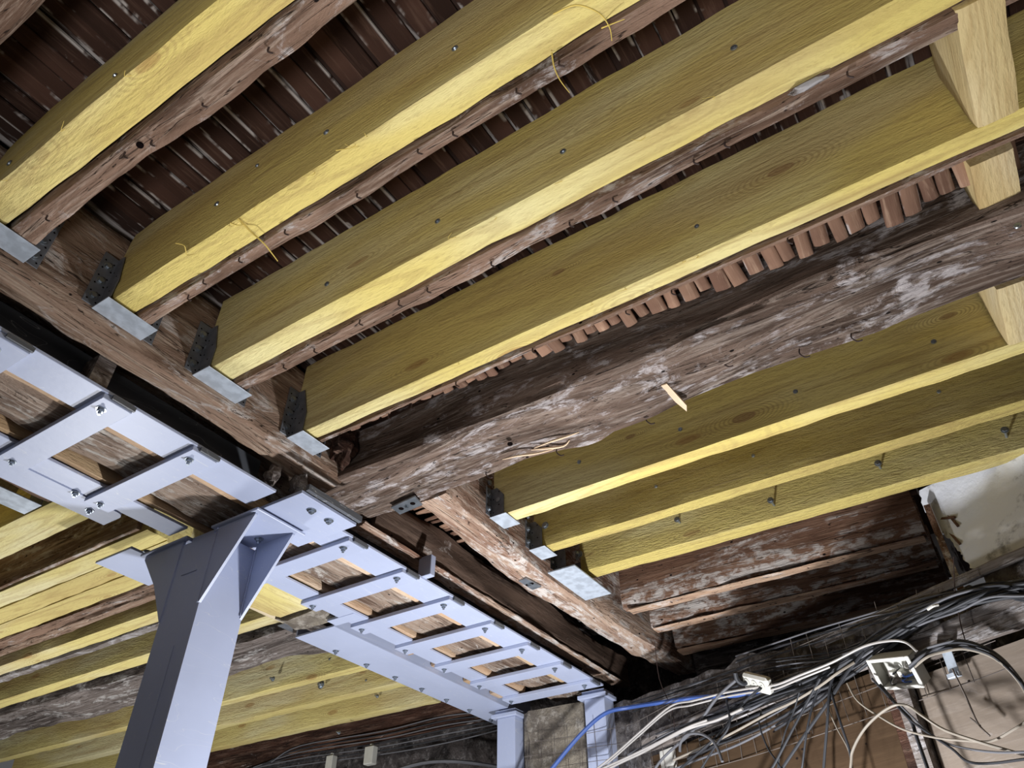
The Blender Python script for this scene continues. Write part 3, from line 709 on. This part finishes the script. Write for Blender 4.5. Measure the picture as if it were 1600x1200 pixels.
fl = frame(-.7, 1.385, [(b, b + .092) for b in (-.47, -.165, .14, .445, .749, 1.053)], 'lavender painted steel batten frame left of the column under the main beam',
           rounded_channel(-.7, 1.20, 2.392, 2.512, ZL - .004, ZL + .09))
fr = frame(1.70, 3.72, [(1.745, 1.832)] + [(1.745 + .3055 * k, 1.745 + .3055 * k + .092) for k in range(1, 7)], 'lavender painted steel batten frame right of the column running to the side wall',
           rounded_channel(2.325, 4.0, 2.470, 2.712, ZL - .004, ZL + .09, .01))
add('packing_tab', box(2.27, 2.33, 2.30, 2.46, ZL - .002, ZL + .007), 'steel', fr)
for k in range(7):
    x = 2.55 + k * .22
    add('bolt', bolt_vf((x, 2.67, ZL - .004), (0, 0, -1), .010, .009, True, .006), 'bolt', fr)
for u, v in ((118, 770), (140, 797), (24, 715)):
    add('bolt', bolt_vf(at_z(u, v, ZL - .004), (0, 0, -1), .010, .008, True, .006), 'bolt', fl)
for x in (2.75, 3.02, 3.3, 3.55):
    add('packing_block', box(x, x + .09, 2.402, 2.462, ZL + .02, ZL + .07), 'fresh_edge', label='small wood packer in the slot between frame and channel', cat='packer', group='packers in the frame slot')
# blocks in the near slot
add('packing_block', beamvf(.055, .07, .12, seg=.01, amp=.004, freq=20, edge=.003, ns=3, nh=3) and ([Vector((v.x + .735, v.y + 1.915, v.z + 2.905)) for v in beamvf(.055, .07, .12, seg=.01, amp=.004, freq=20, edge=.003, ns=3, nh=3)[0]], beamvf(.055, .07, .12, seg=.01, amp=.004, freq=20, edge=.003, ns=3, nh=3)[1]), 'old_grey', label='grey wood block wedged between the left header and the steel frame', cat='block')
add('packing_block', box(2.165, 2.195, 1.80, 1.865, 2.842, 2.93, .002), 'steel', label='small lavender steel spacer at the edge of the right frame', cat='spacer')
add('packing_block', blob((1.37, 1.86, 2.90), (.02, .035, .035), 2, 10), 'old_grey', label='grey wood lump between the header and the steel over the column bracket', cat='block')
add('packing_block', blob((1.46, 1.83, 2.90), (.022, .04, .035), 7, 10), 'old_grey', label='grey wood lump beside the two bolts over the bearing plate', cat='block')

# bearing plate by the column
bp = add('bearing_plate', box(1.425, 1.692, 1.762, 2.05, ZL - .008, ZL + .004, .001), 'steel', label='lavender square steel bearing plate with two bolts beside the column head', cat='steel plate')
for u, v in ((487, 797), (514, 813)): add('bolt', bolt_vf(at_z(u, v, ZL - .008), (0, 0, -1), .0115, .008, True, .004), 'bolt', bp)
add('edge_bar', box(1.43, 1.69, 1.735, 1.750, ZL - .002, ZL + .02), 'steel_dark', bp)
sp = add('bearing_plate', box(1.36, 1.60, 2.58, 2.80, ZL - .006, ZL + .004, .001), 'steel', label='lavender steel plate with one bolt on the far side of the column head', cat='steel plate')
add('bolt', bolt_vf(at_z(231, 862, ZL - .006), (0, 0, -1), .0115, .008, True, .004), 'bolt', sp)

# ------------------------------------------------------------------ the column
cx0, cx1, cy0, cy1 = 1.408, 1.590, 2.141, 2.330
col = empty('steel_column', ((cx0 + cx1) / 2, (cy0 + cy1) / 2, 0)); setp(col, 'lavender painted square steel column with flared brackets at its head', 'column')
add('shaft', box(cx0, cx1, cy0, cy1, 0, 2.79, .003), 'steel', col)
add('foot_plate', box(cx0 - .08, cx1 + .08, cy0 - .08, cy1 + .08, 0, .02, .002), 'steel', col)
add('cap_plate', box(cx0 - .012, cx1 + .03, cy0 - .205, cy0 + .03, 2.806, ZL - .018, .002), 'steel', col)
add('cap_plate', box(cx0 - .012, cx1 + .03, cy1 - .03, cy1 + .235, 2.806, ZL - .018, .002), 'steel', col)
add('head_block', box(cx0 + .01, cx1 - .01, cy0 + .035, cy1 - .035, 2.79, 2.812), 'steel', col)
for sx in (cx0, cx1 - .010):
    n_ = add('bracket_plate', prism([(sx, cy0 + .001, 2.53), (sx, cy0 - .185, 2.80), (sx, cy0 - .185, 2.806), (sx, cy0 + .001, 2.806)], .010, (1, 0, 0)), 'steel', col)
    f2 = add('bracket_plate', prism([(sx, cy1 - .001, 2.50), (sx, cy1 + .10, 2.66), (sx, cy1 + .215, 2.79), (sx, cy1 + .215, 2.806), (sx, cy1 - .001, 2.806)], .010, (1, 0, 0)), 'steel', col)
welds = [tube([(cx0 - .001, cy0 + .004, 2.53), (cx0 - .001, cy0 + .004, 2.79)], .003, 6, 1), tube([(cx0 - .001, cy1 - .004, 2.50), (cx0 - .001, cy1 - .004, 2.79)], .003, 6, 1),
         tube([(cx0 - .001, cy0 + .06, 2.66), (cx0 - .001, cy1 - .05, 2.66)], .0025, 6, 1), tube([(cx0 + .002, cy0 - .184, 2.80), (cx0 + .002, cy0 + .02, 2.80)], .0035, 6, 1),
         tube([(cx1 - .012, cy0 - .003, 2.54), (cx1 - .012, cy0 - .003, 2.79)], .003, 6, 1), tube([(cx0 - .001, cy0 + .065, 2.40), (cx0 - .001, cy0 + .065, 1.4)], .0015, 6, 1)]
add('weld_seam', join(*welds), 'steel', col)
add('bolt', bolt_vf((1.545, 2.09, 2.806), (0, 0, -1), .011, .008, True, .01), 'bolt', col)

# block of painted stone between flange and wall
def stub(V, F): return V, F
V, F = beamvf(.36, .24, .10, seg=.03, amp=.012, freq=9, edge=.01, seed=95, ns=6, nh=5)
add('packing_block', ([Vector((v.x + 1.98, v.y + 2.56, v.z + 2.905)) for v in V], F), 'new_pale', label='yellow stained packing block with peeling plaster just right of the column', cat='block', smooth=True)
V, F = beamvf(.12, .26, .11, seg=.02, amp=.014, freq=9, edge=.012, seed=96, ns=6, nh=5)
add('packing_stone', ([Vector((v.x + 2.24, v.y + 2.57, v.z + 2.90)) for v in V], F), 'stone', label='grey stone lump beside the yellow packing block at the channel end', cat='stone', smooth=True)
timber('packing_strip', 'new_cut', 'X', 1.98, 2.46, 2.86, 2.94, 2.98, 3.02, 'fresh pale batten strip under the yellow packing block', 'strip', amp=.002, seed=97)

# ------------------------------------------------------------------ wall posts and pier
def ipost(x0, x1, y0, y1, ztop, label):
    r = empty('steel_post', ((x0 + x1) / 2, (y0 + y1) / 2, 0)); setp(r, label, 'steel post')
    add('shaft', box(x0, x1, y0, y1, 0, ztop - .04, .003), 'steel', r)
    add('head', join(box(x0 - .02, x1, y0 - .02, y1 + .03, ztop - .04, ztop - .02, .002), box(x0 - .005, x1, y0 - .005, y1 + .01, ztop - .02, ztop, .001)), 'steel', r)
    return r
ipost(3.72, 3.83, 1.845, 1.965, ZL - .013, 'lavender steel wall post at the near end of the right frame, behind the blue conduit')
pz = ipost(3.74, 3.84, 2.42, 2.54, ZL - .014, 'lavender tapered steel wall post below the far channel of the right frame')
V, F = beamvf(2.6, .40, .10, seg=.05, amp=.02, freq=5, edge=.02, seed=98, ns=8, nh=4)
add('stone_pier', ([Vector((v.z + 3.83, v.y + 2.20, v.x + 1.50)) for v in V], F), 'stone', label='rough stone pier between the two lavender wall posts', cat='pier', smooth=True)

# ------------------------------------------------------------------ boards on the side wall
def wboard(name, pix, off, th, mat, label, cat):
    P = [at_w(u, v, off) for u, v in pix]
    return add(name, prism(P, th, -WN), mat, label=label, cat=cat)
def wrect(name, s0, s1, z0, z1, off, th, mat, label, cat, amp=.004, seed=0):
    V, F = beamvf(s1 - s0, th, z1 - z0, seg=.04, amp=amp, freq=6, edge=.004, seed=seed, ns=2, nh=8)
    c = WA - WD * ((s0 + s1) / 2) + WN * off
    R = [Vector(( c.x - WD.x * v.x + WN.x * v.y, c.y - WD.y * v.x + WN.y * v.y, (z0 + z1) / 2 + v.z)) for v in V]
    me = mesh(name, (V, F), mat, None, (c.x, c.y, (z0 + z1) / 2), (0, 0, math.atan2(-WD.y, -WD.x)), True); fixn(me)
    me.data.set_sharp_from_angle(angle=math.radians(38))
    return setp(me, label, cat)
wrect('rail_board', .42, 2.10, 2.455, 2.535, .075, .03, 'plank_white', 'long whitewashed horizontal plank under the cable bundle on the side wall', 'board', seed=1)
wrect('rail_board', 1.78, 2.9, 2.40, 2.50, .08, .03, 'plank_white', 'whitish plank at the right edge above the beige panel', 'board', seed=2)
wrect('rail_board', 1.55, 2.9, 2.60, 2.635, .055, .02, 'plank_white', 'narrow pale batten at the right edge below the plaster', 'board', seed=3)
wrect('door_panel', .45, 1.80, .6, 2.440, .06, .02, 'ply_brown', 'smooth brown hardboard panel low on the side wall behind the hanging cables', 'panel', amp=.001, seed=4)
wrect('door_panel', 1.925, 3.1, .6, 2.375, .065, .02, 'ply_beige', 'beige board panel in the bottom right corner', 'panel', amp=.001, seed=5)
wrect('door_post', 1.86, 1.915, .5, 2.43, .085, .04, 'plank_white', 'narrow whitish upright post beside the beige panel', 'post', seed=6)
wrect('door_post', 1.805, 1.85, .5, 2.45, .06, .03, 'old_dark', 'dark brown upright post at the right side of the brown panel', 'post', seed=7)
wrect('white_block', .54, .63, 2.33, 2.44, .065, .04, 'plastic', 'small white rectangular box on the wall behind the left end of the cables', 'box', amp=.0005, seed=8)

# ------------------------------------------------------------------ wire mesh
rm = random.Random(2)
def moff(s): return .085 + max(0, .35 - s) * .45
W_ = []
for k in range(5):
    z = 2.30 + k * .08
    W_.append(tube([wpt(s, moff(s) + .012 * math.sin(s * 5 + k), z + .012 * math.sin(s * 3.1 + k)) for s in [(-.25 + .1 * i) for i in range(26)]], .0014, 5, 1))
for k in range(30):
    s = -.25 + k * .082
    W_.append(tube([wpt(s + rm.uniform(-.006, .006), moff(s) + .012 * math.sin(s * 5), z) for z in (2.30, 2.45, 2.56, 2.64 + rm.uniform(-.04, .03))], .0014, 5, 2))
add('wire_mesh', join(*W_), 'wire', label='sagging sheet of rusty welded wire mesh stretched over the side wall', cat='wire mesh')
# ------------------------------------------------------------------ cables
def Z5(l): return [(1000 + x * .25, 900 + y * .25) for x, y in l]
def Z6(l): return [(1200 + x * .25, 900 + y * .25) for x, y in l]
def cable(pts, r, mat, label, group=None, off=.11, jit=0, seed=0, name='cable'):
    q = random.Random(seed); pts = list(pts)
    def ext(a, b, n):                              # carry a run on past the edge of the picture
        d = math.hypot(a[0] - b[0], a[1] - b[1]); return (a[0] + (a[0] - b[0]) * n / d, a[1] + (a[1] - b[1]) * n / d)
    if pts[0][0] > 1590 or pts[0][1] > 1190: pts.insert(0, ext(pts[0], pts[1], 130))
    if pts[-1][0] > 1590 or pts[-1][1] > 1190: pts.append(ext(pts[-1], pts[-2], 130))
    P = []
    for u, v in pts:
        u += q.uniform(-jit, jit); v += q.uniform(-jit, jit); o = off + q.uniform(-.02, .02); p = at_w(u, v, o)
        s = (WA - p).dot(WD)                       # near the wall posts the cables stand further out
        if s < .40: p = at_w(u, v, o + (.40 - s) * .30)
        P.append(p)
    return add(name, tube(P, r, 7, 6), mat, label=label, cat='cable', group=group, smooth=True)
cable([(855, 1210), (905, 1150), (945, 1115), (985, 1105), (1030, 1098), (1090, 1090), (1150, 1086), (1195, 1078)], .010, 'cable_blue', 'thick blue plastic conduit curving up from the bottom along the mesh', off=.13, name='conduit')
wp = Z5([(-380, 1280), (-200, 1150), (0, 975), (190, 815), (330, 780), (530, 730), (700, 700), (850, 680), (1000, 620), (1200, 540), (1400, 440), (1560, 405), (1660, 415), (1730, 470)])
cable(wp, .0045, 'cable_white', 'white cable arching over the open junction box, upper one of the long white pair', off=.17)
cable([(u - 3, v + 7) for u, v in wp[:10]], .004, 'cable_white', 'white cable just under the arching one, passing the white socket', off=.16)
cable(Z5([(-420, 1320), (-150, 1180), (0, 1110), (130, 1040), (300, 955), (480, 900), (640, 830)]), .006, 'cable_white', 'bright white cable at the bottom, lower left of the bundle', off=.16)
cable(Z5([(-440, 1290), (-150, 1165), (0, 1095), (130, 1030), (290, 948), (420, 900)]), .005, 'cable_white', 'second bright white cable running just above the lowest white one', off=.17)
cable(Z5([(210, 1150), (500, 1020), (800, 860), (950, 790), (1120, 690), (1230, 610), (1340, 540)]), .005, 'cable_beige', 'long beige cable crossing the plank diagonally to the middle of the bundle', off=.16)
bun = [Z6([(1640, 40), (1250, 130), (1000, 230), (800, 330), (640, 420), (520, 560), (460, 640), (300, 760), (60, 900), (-200, 1010), (-500, 1130)]),
       Z6([(1640, 90), (1400, 90), (1200, 150), (1000, 240), (820, 350), (660, 430), (500, 530), (250, 640), (0, 740), (-300, 860), (-700, 1010)]),
       Z6([(1640, 10), (1450, 60), (1280, 110), (1120, 170), (900, 270), (700, 380), (560, 470), (350, 570), (100, 690), (-200, 800), (-600, 960), (-860, 1120)]),
       Z6([(1640, 120), (1500, 100), (1300, 140), (1100, 210), (900, 310), (700, 440), (450, 600), (200, 720), (-100, 860), (-450, 1000)])]
q = random.Random(9)
for i in range(22):
    b = bun[i % 4]; dy = q.uniform(-9, 13); dx = q.uniform(-8, 8)
    n0 = q.choice((0, 0, 0, 2)); n1 = len(b) - q.choice((0, 0, 1, 2))
    mat, lab, gr = (('cable_black', 'black cable in the thick diagonal bundle across the side wall', 'black cables of the diagonal bundle'), ('cable_black', 'black cable in the thick diagonal bundle across the side wall', 'black cables of the diagonal bundle'),
                    ('cable_grey', 'grey cable in the thick diagonal bundle across the side wall', 'grey cables of the diagonal bundle'))[i % 3]
    cable([(u + dx, v + dy + 4 * math.sin(k * 1.3 + i)) for k, (u, v) in enumerate(b[n0:n1])], q.uniform(.0035, .006), mat, lab, gr, off=.10 + q.uniform(0, .04), jit=2.5, seed=i)
# long thin wires higher up
top = [Z6([(-850, 790), (-600, 700), (-300, 620), (0, 540), (250, 500), (500, 450), (700, 350)]), Z6([(-200, 500), (0, 430), (300, 330), (600, 240), (800, 190), (1000, 130), (1200, 90), (1640, 20)]),
       Z6([(-200, 540), (0, 470), (300, 370), (600, 290), (800, 240), (1000, 190), (1300, 120), (1640, 60)]), Z6([(-830, 800), (-500, 690), (-200, 590), (100, 530), (350, 500), (560, 440)])]
for i in range(9):
    b = top[i % 4]
    cable([(u, v + q.uniform(-2, 2) + (i // 4) * 9) for u, v in b], q.uniform(.0022, .0035), 'cable_grey' if i % 2 else 'cable_black', 'thin wire strung along the top of the mesh above the bundle', 'thin wires above the bundle', off=.09, jit=1.5, seed=40 + i)
# arc at the right
arc = Z6([(870, 545), (960, 470), (1050, 430), (1200, 405), (1350, 440), (1450, 510), (1540, 600), (1600, 690), (1680, 860)])
for i in range(5):
    cable([(u + i * 1.2, v + i * 3.0) for u, v in arc], .0045, ('cable_grey', 'cable_black', 'cable_grey', 'cable_black', 'cable_beige')[i], 'cable of the tight arc sweeping down right of the open junction box', 'cables of the right arc', off=.15, jit=1, seed=60 + i)
# drooping ones
dr = [Z5([(1130, 640), (1040, 790), (950, 970), (830, 1180), (790, 1260)]), Z5([(1190, 620), (1110, 720), (1050, 930), (1010, 1190), (1000, 1260)]), Z5([(1230, 590), (1180, 700), (1170, 900), (1150, 1180), (1150, 1260)]),
      Z5([(1190, 640), (1200, 740), (1260, 930), (1320, 1120), (1310, 1260)]), Z5([(1400, 470), (1300, 600), (1200, 760), (1050, 960), (890, 1200), (850, 1260)]),
      Z5([(760, 860), (740, 930), (790, 1060), (860, 1170), (920, 1260)]), Z5([(610, 690), (540, 740), (560, 920), (480, 1050), (400, 1180)]), Z5([(1000, 730), (960, 850), (900, 1000), (860, 1230)]),
      Z5([(620, 640), (480, 760), (330, 960), (150, 1130), (60, 1260)]), Z5([(760, 700), (640, 800), (500, 980), (330, 1140), (200, 1260)])]
for i, b in enumerate(dr):
    cable(b, (.005, .004, .005, .0045, .006, .0035, .0045, .003, .006, .0055)[i], 'cable_black' if i not in (8,) else 'cable_grey', 'dark cable drooping out of the bundle in front of the brown panel', 'dark drooping cables', off=.16, jit=1.5, seed=80 + i)
cable(Z5([(250, 1100), (255, 1040), (300, 990), (390, 990), (470, 1050), (515, 1160)]), .006, 'cable_grey', 'small grey cable loop at the lower left of the brown panel', off=.17)
cable(Z6([(495, 670), (560, 780), (700, 880), (850, 960), (1050, 1010), (1250, 1030), (1400, 1030), (1550, 950), (1640, 890)]), .0035, 'cable_beige', 'thin beige wire sagging from the junction box to the right edge', off=.17)
cable(Z6([(515, 1210), (530, 1090), (600, 960), (700, 860), (800, 805), (880, 815), (960, 870), (1100, 960), (1300, 1030), (1470, 1080), (1640, 1130)]), .0045, 'cable_beige', 'beige cable humping over the top edge of the brown panel', off=.18)
cable(Z6([(650, 640), (760, 760), (880, 890), (1000, 980), (1150, 1080), (1250, 1160), (1400, 1170), (1640, 1140)]), .004, 'cable_black', 'black cable sagging past the whitish upright post', off=.17)
cable(Z6([(700, 680), (800, 800), (890, 900), (930, 1010), (1000, 1210)]), .006, 'cable_black', 'thick black cable falling straight below the junction box', off=.16)
cable(Z6([(820, 800), (900, 880), (1020, 990), (1160, 1060), (1400, 1100), (1640, 1100)]), .0035, 'cable_grey', 'grey wire running over the beige panel toward the right edge', off=.17)
cable(Z6([(380, 840), (430, 950), (500, 1080), (530, 1210)]), .003, 'cable_beige', 'thin beige wire hanging in front of the brown panel', off=.15)
# hanging threaded rods
for pts, lab in (((1023, 1002), (1030, 1060), (1050, 1110), (1055, 1155)), 'thin wire hanging from the ceiling left of the white socket'), (((1490, 870), (1492, 920), (1500, 970), (1508, 1000)), 'thin wire hanging from the ceiling right of the junction box'):
    add('hanging_wire', tube([at_w(u, v, .12) for u, v in pts], .0018, 5, 4), 'nail', label=lab, cat='wire')

# ------------------------------------------------------------------ boxes on the wall
def wbox(c, w, h, d, roll=0, pitch=0):
    """frame for a box on the wall: right (along wall to camera side), up, out"""
    r = -WD; u = Vector((0, 0, 1)); R = math.cos(roll) * r + math.sin(roll) * u; U = -math.sin(roll) * r + math.cos(roll) * u; N = (WN * math.cos(pitch) - U * math.sin(pitch)); U = (U * math.cos(pitch) + WN * math.sin(pitch))
    return Vector(c), R, U, N
def fbox(fr_, x0, x1, y0, y1, z0, z1, b=.002):
    c, R, U, N = fr_; V, F = box(x0, x1, y0, y1, z0, z1, b); return [c + R * v[0] + U * v[1] + N * v[2] for v in V], F
c = at_w(1398, 1052, .15); FR = wbox(c, 1, 1, 1, -.22, .62)
jb = empty('junction_box', c); setp(jb, 'open white plastic junction box full of wire ends hanging among the cables', 'junction box')
w2, h2_, d2 = .080, .052, .055
add('housing', join(fbox(FR, -w2, w2, -h2_, h2_, -d2, -d2 + .004), fbox(FR, -w2, -w2 + .005, -h2_, h2_, -d2, 0), fbox(FR, w2 - .005, w2, -h2_, h2_, -d2, 0), fbox(FR, -w2, w2, -h2_, -h2_ + .005, -d2, 0), fbox(FR, -w2, w2, h2_ - .005, h2_, -d2, 0)), 'plastic_grey', jb)
add('rim', join(fbox(FR, -w2 - .003, -w2 + .012, -h2_ - .003, h2_ + .003, 0, .004), fbox(FR, w2 - .012, w2 + .003, -h2_ - .003, h2_ + .003, 0, .004), fbox(FR, -w2 + .012, w2 - .012, -h2_ - .003, -h2_ + .009, 0, .004), fbox(FR, -w2 + .012, w2 - .012, h2_ - .009, h2_ + .003, 0, .004)), 'plastic', jb)
for i in range(9):
    a = (q.uniform(-.05, .05), q.uniform(-.03, .03)); b = (a[0] + q.uniform(-.03, .03), a[1] + q.uniform(-.03, .03))
    cc, R, U, N = FR
    pts = [cc + R * a[0] + U * a[1] - N * .04, cc + R * (a[0] + b[0]) / 2 + U * (a[1] + b[1]) / 2 - N * .008, cc + R * b[0] + U * b[1] - N * .03]
    add('wire_end', tube(pts, .0028, 6, 5), ('cable_blue', 'cable_black', 'cable_white')[i % 3], jb, smooth=True)
for i in range(2):
    add('terminal', fbox(FR, -.03 + i * .03, -.015 + i * .03, -.02, .0, -.035, -.01), 'plastic', jb)
# three-way socket
c = at_w(1184, 1067, .16); FR = wbox(c, 1, 1, 1, -.45, .5)
so = empty('cable_socket', c); setp(so, 'dirty white plastic socket strip hanging in the cables', 'socket')
bv = box(-.072, .072, -.034, .034, -.018, .018, .010); cc, R, U, N = FR
add('body', ([cc + R * v[0] + U * v[1] + N * v[2] for v in bv[0]], bv[1]), 'plastic', so, smooth=False)
for k in (-.042, 0, .042):
    add('outlet', join(cyl(cc + R * k + N * .018, N, .017, .003, 20)), 'plastic_grey', so)
    add('pin_hole', join(cyl(cc + R * k + N * .0212 + U * .005, N, .0022, .0006, 8), cyl(cc + R * k + N * .0212 - U * .005, N, .0022, .0006, 8)), 'hole', so)
add('plug', tube([cc - R * .045 + N * .02, cc - R * .05 + N * .035, cc - R * .06 + N * .05 + U * .02, cc - R * .06 + N * .05 + U * .05], .009, 8, 4), 'cable_black', so, smooth=True)
# bracket and hook rod
c = at_w(1484, 1030, .10); FR = wbox(c, 1, 1, 1, 0, 0)
br = add('steel_bracket', join(fbox(FR, -.018, .018, -.05, .04, 0, .003, .001), fbox(FR, -.035, .035, .035, .05, 0, .02, .001), fbox(FR, -.022, .022, -.06, -.045, 0, .015, .001)), 'galv', label='small galvanised bracket on the whitish plank right of the junction box', cat='bracket')
add('rod', tube([at_w(1488, 1045, .12), at_w(1510, 1090, .12), at_w(1528, 1130, .12), at_w(1547, 1150, .12)], .003, 6, 4), 'wire', br)
add('rod', tube([at_w(1516, 1122, .12), at_w(1532, 1134, .12)], .003, 6, 1), 'wire', br)
add('cable_tie', tube([at_w(1450, 952, .16), at_w(1458, 947, .17), at_w(1466, 945, .16)], .005, 6, 3), 'plastic', label='small bright clip on the wires near the top right', cat='clip')

# cables and boxes along the far wall
def fcable(pts, r, mat, label, group, x=4.05):
    return add('cable', tube([at_x(u, v, x) for u, v in pts], r, 6, 5), mat, label=label, cat='cable', group=group, smooth=True)
for i in range(7):
    fcable([(340 + i * 14, 1215 - i * 4), (470, 1195 - i * 5), (600, 1178 - i * 6), (700, 1160 - i * 7), (800, 1135 - i * 4)], .004, 'cable_black' if i % 2 else 'cable_grey', 'dark cable strung along the far wall at the bottom behind the post', 'cables on the far wall', 4.04 - .005 * i)
fcable([(600, 1210), (660, 1192), (720, 1190), (790, 1200)], .011, 'cable_grey', 'thick grey pipe low on the far wall', None)
for (u, v, w_, lab) in ((583, 1182, .075, 'white plastic junction box on the far wall, right one of two'), (521, 1196, .06, 'white plastic junction box on the far wall, left one of two')):
    p = at_x(u, v, 4.03)
    o = add('wall_box', box(p.x - .05, p.x, p.y - w_ / 2, p.y + w_ / 2, p.z - .055, p.z + .055, .004), 'plastic_grey', label=lab, cat='junction box')
    add('cable_gland', cyl((p.x - .025, p.y, p.z + .055), (0, 0, 1), .012, .015, 12), 'plastic_grey', o)
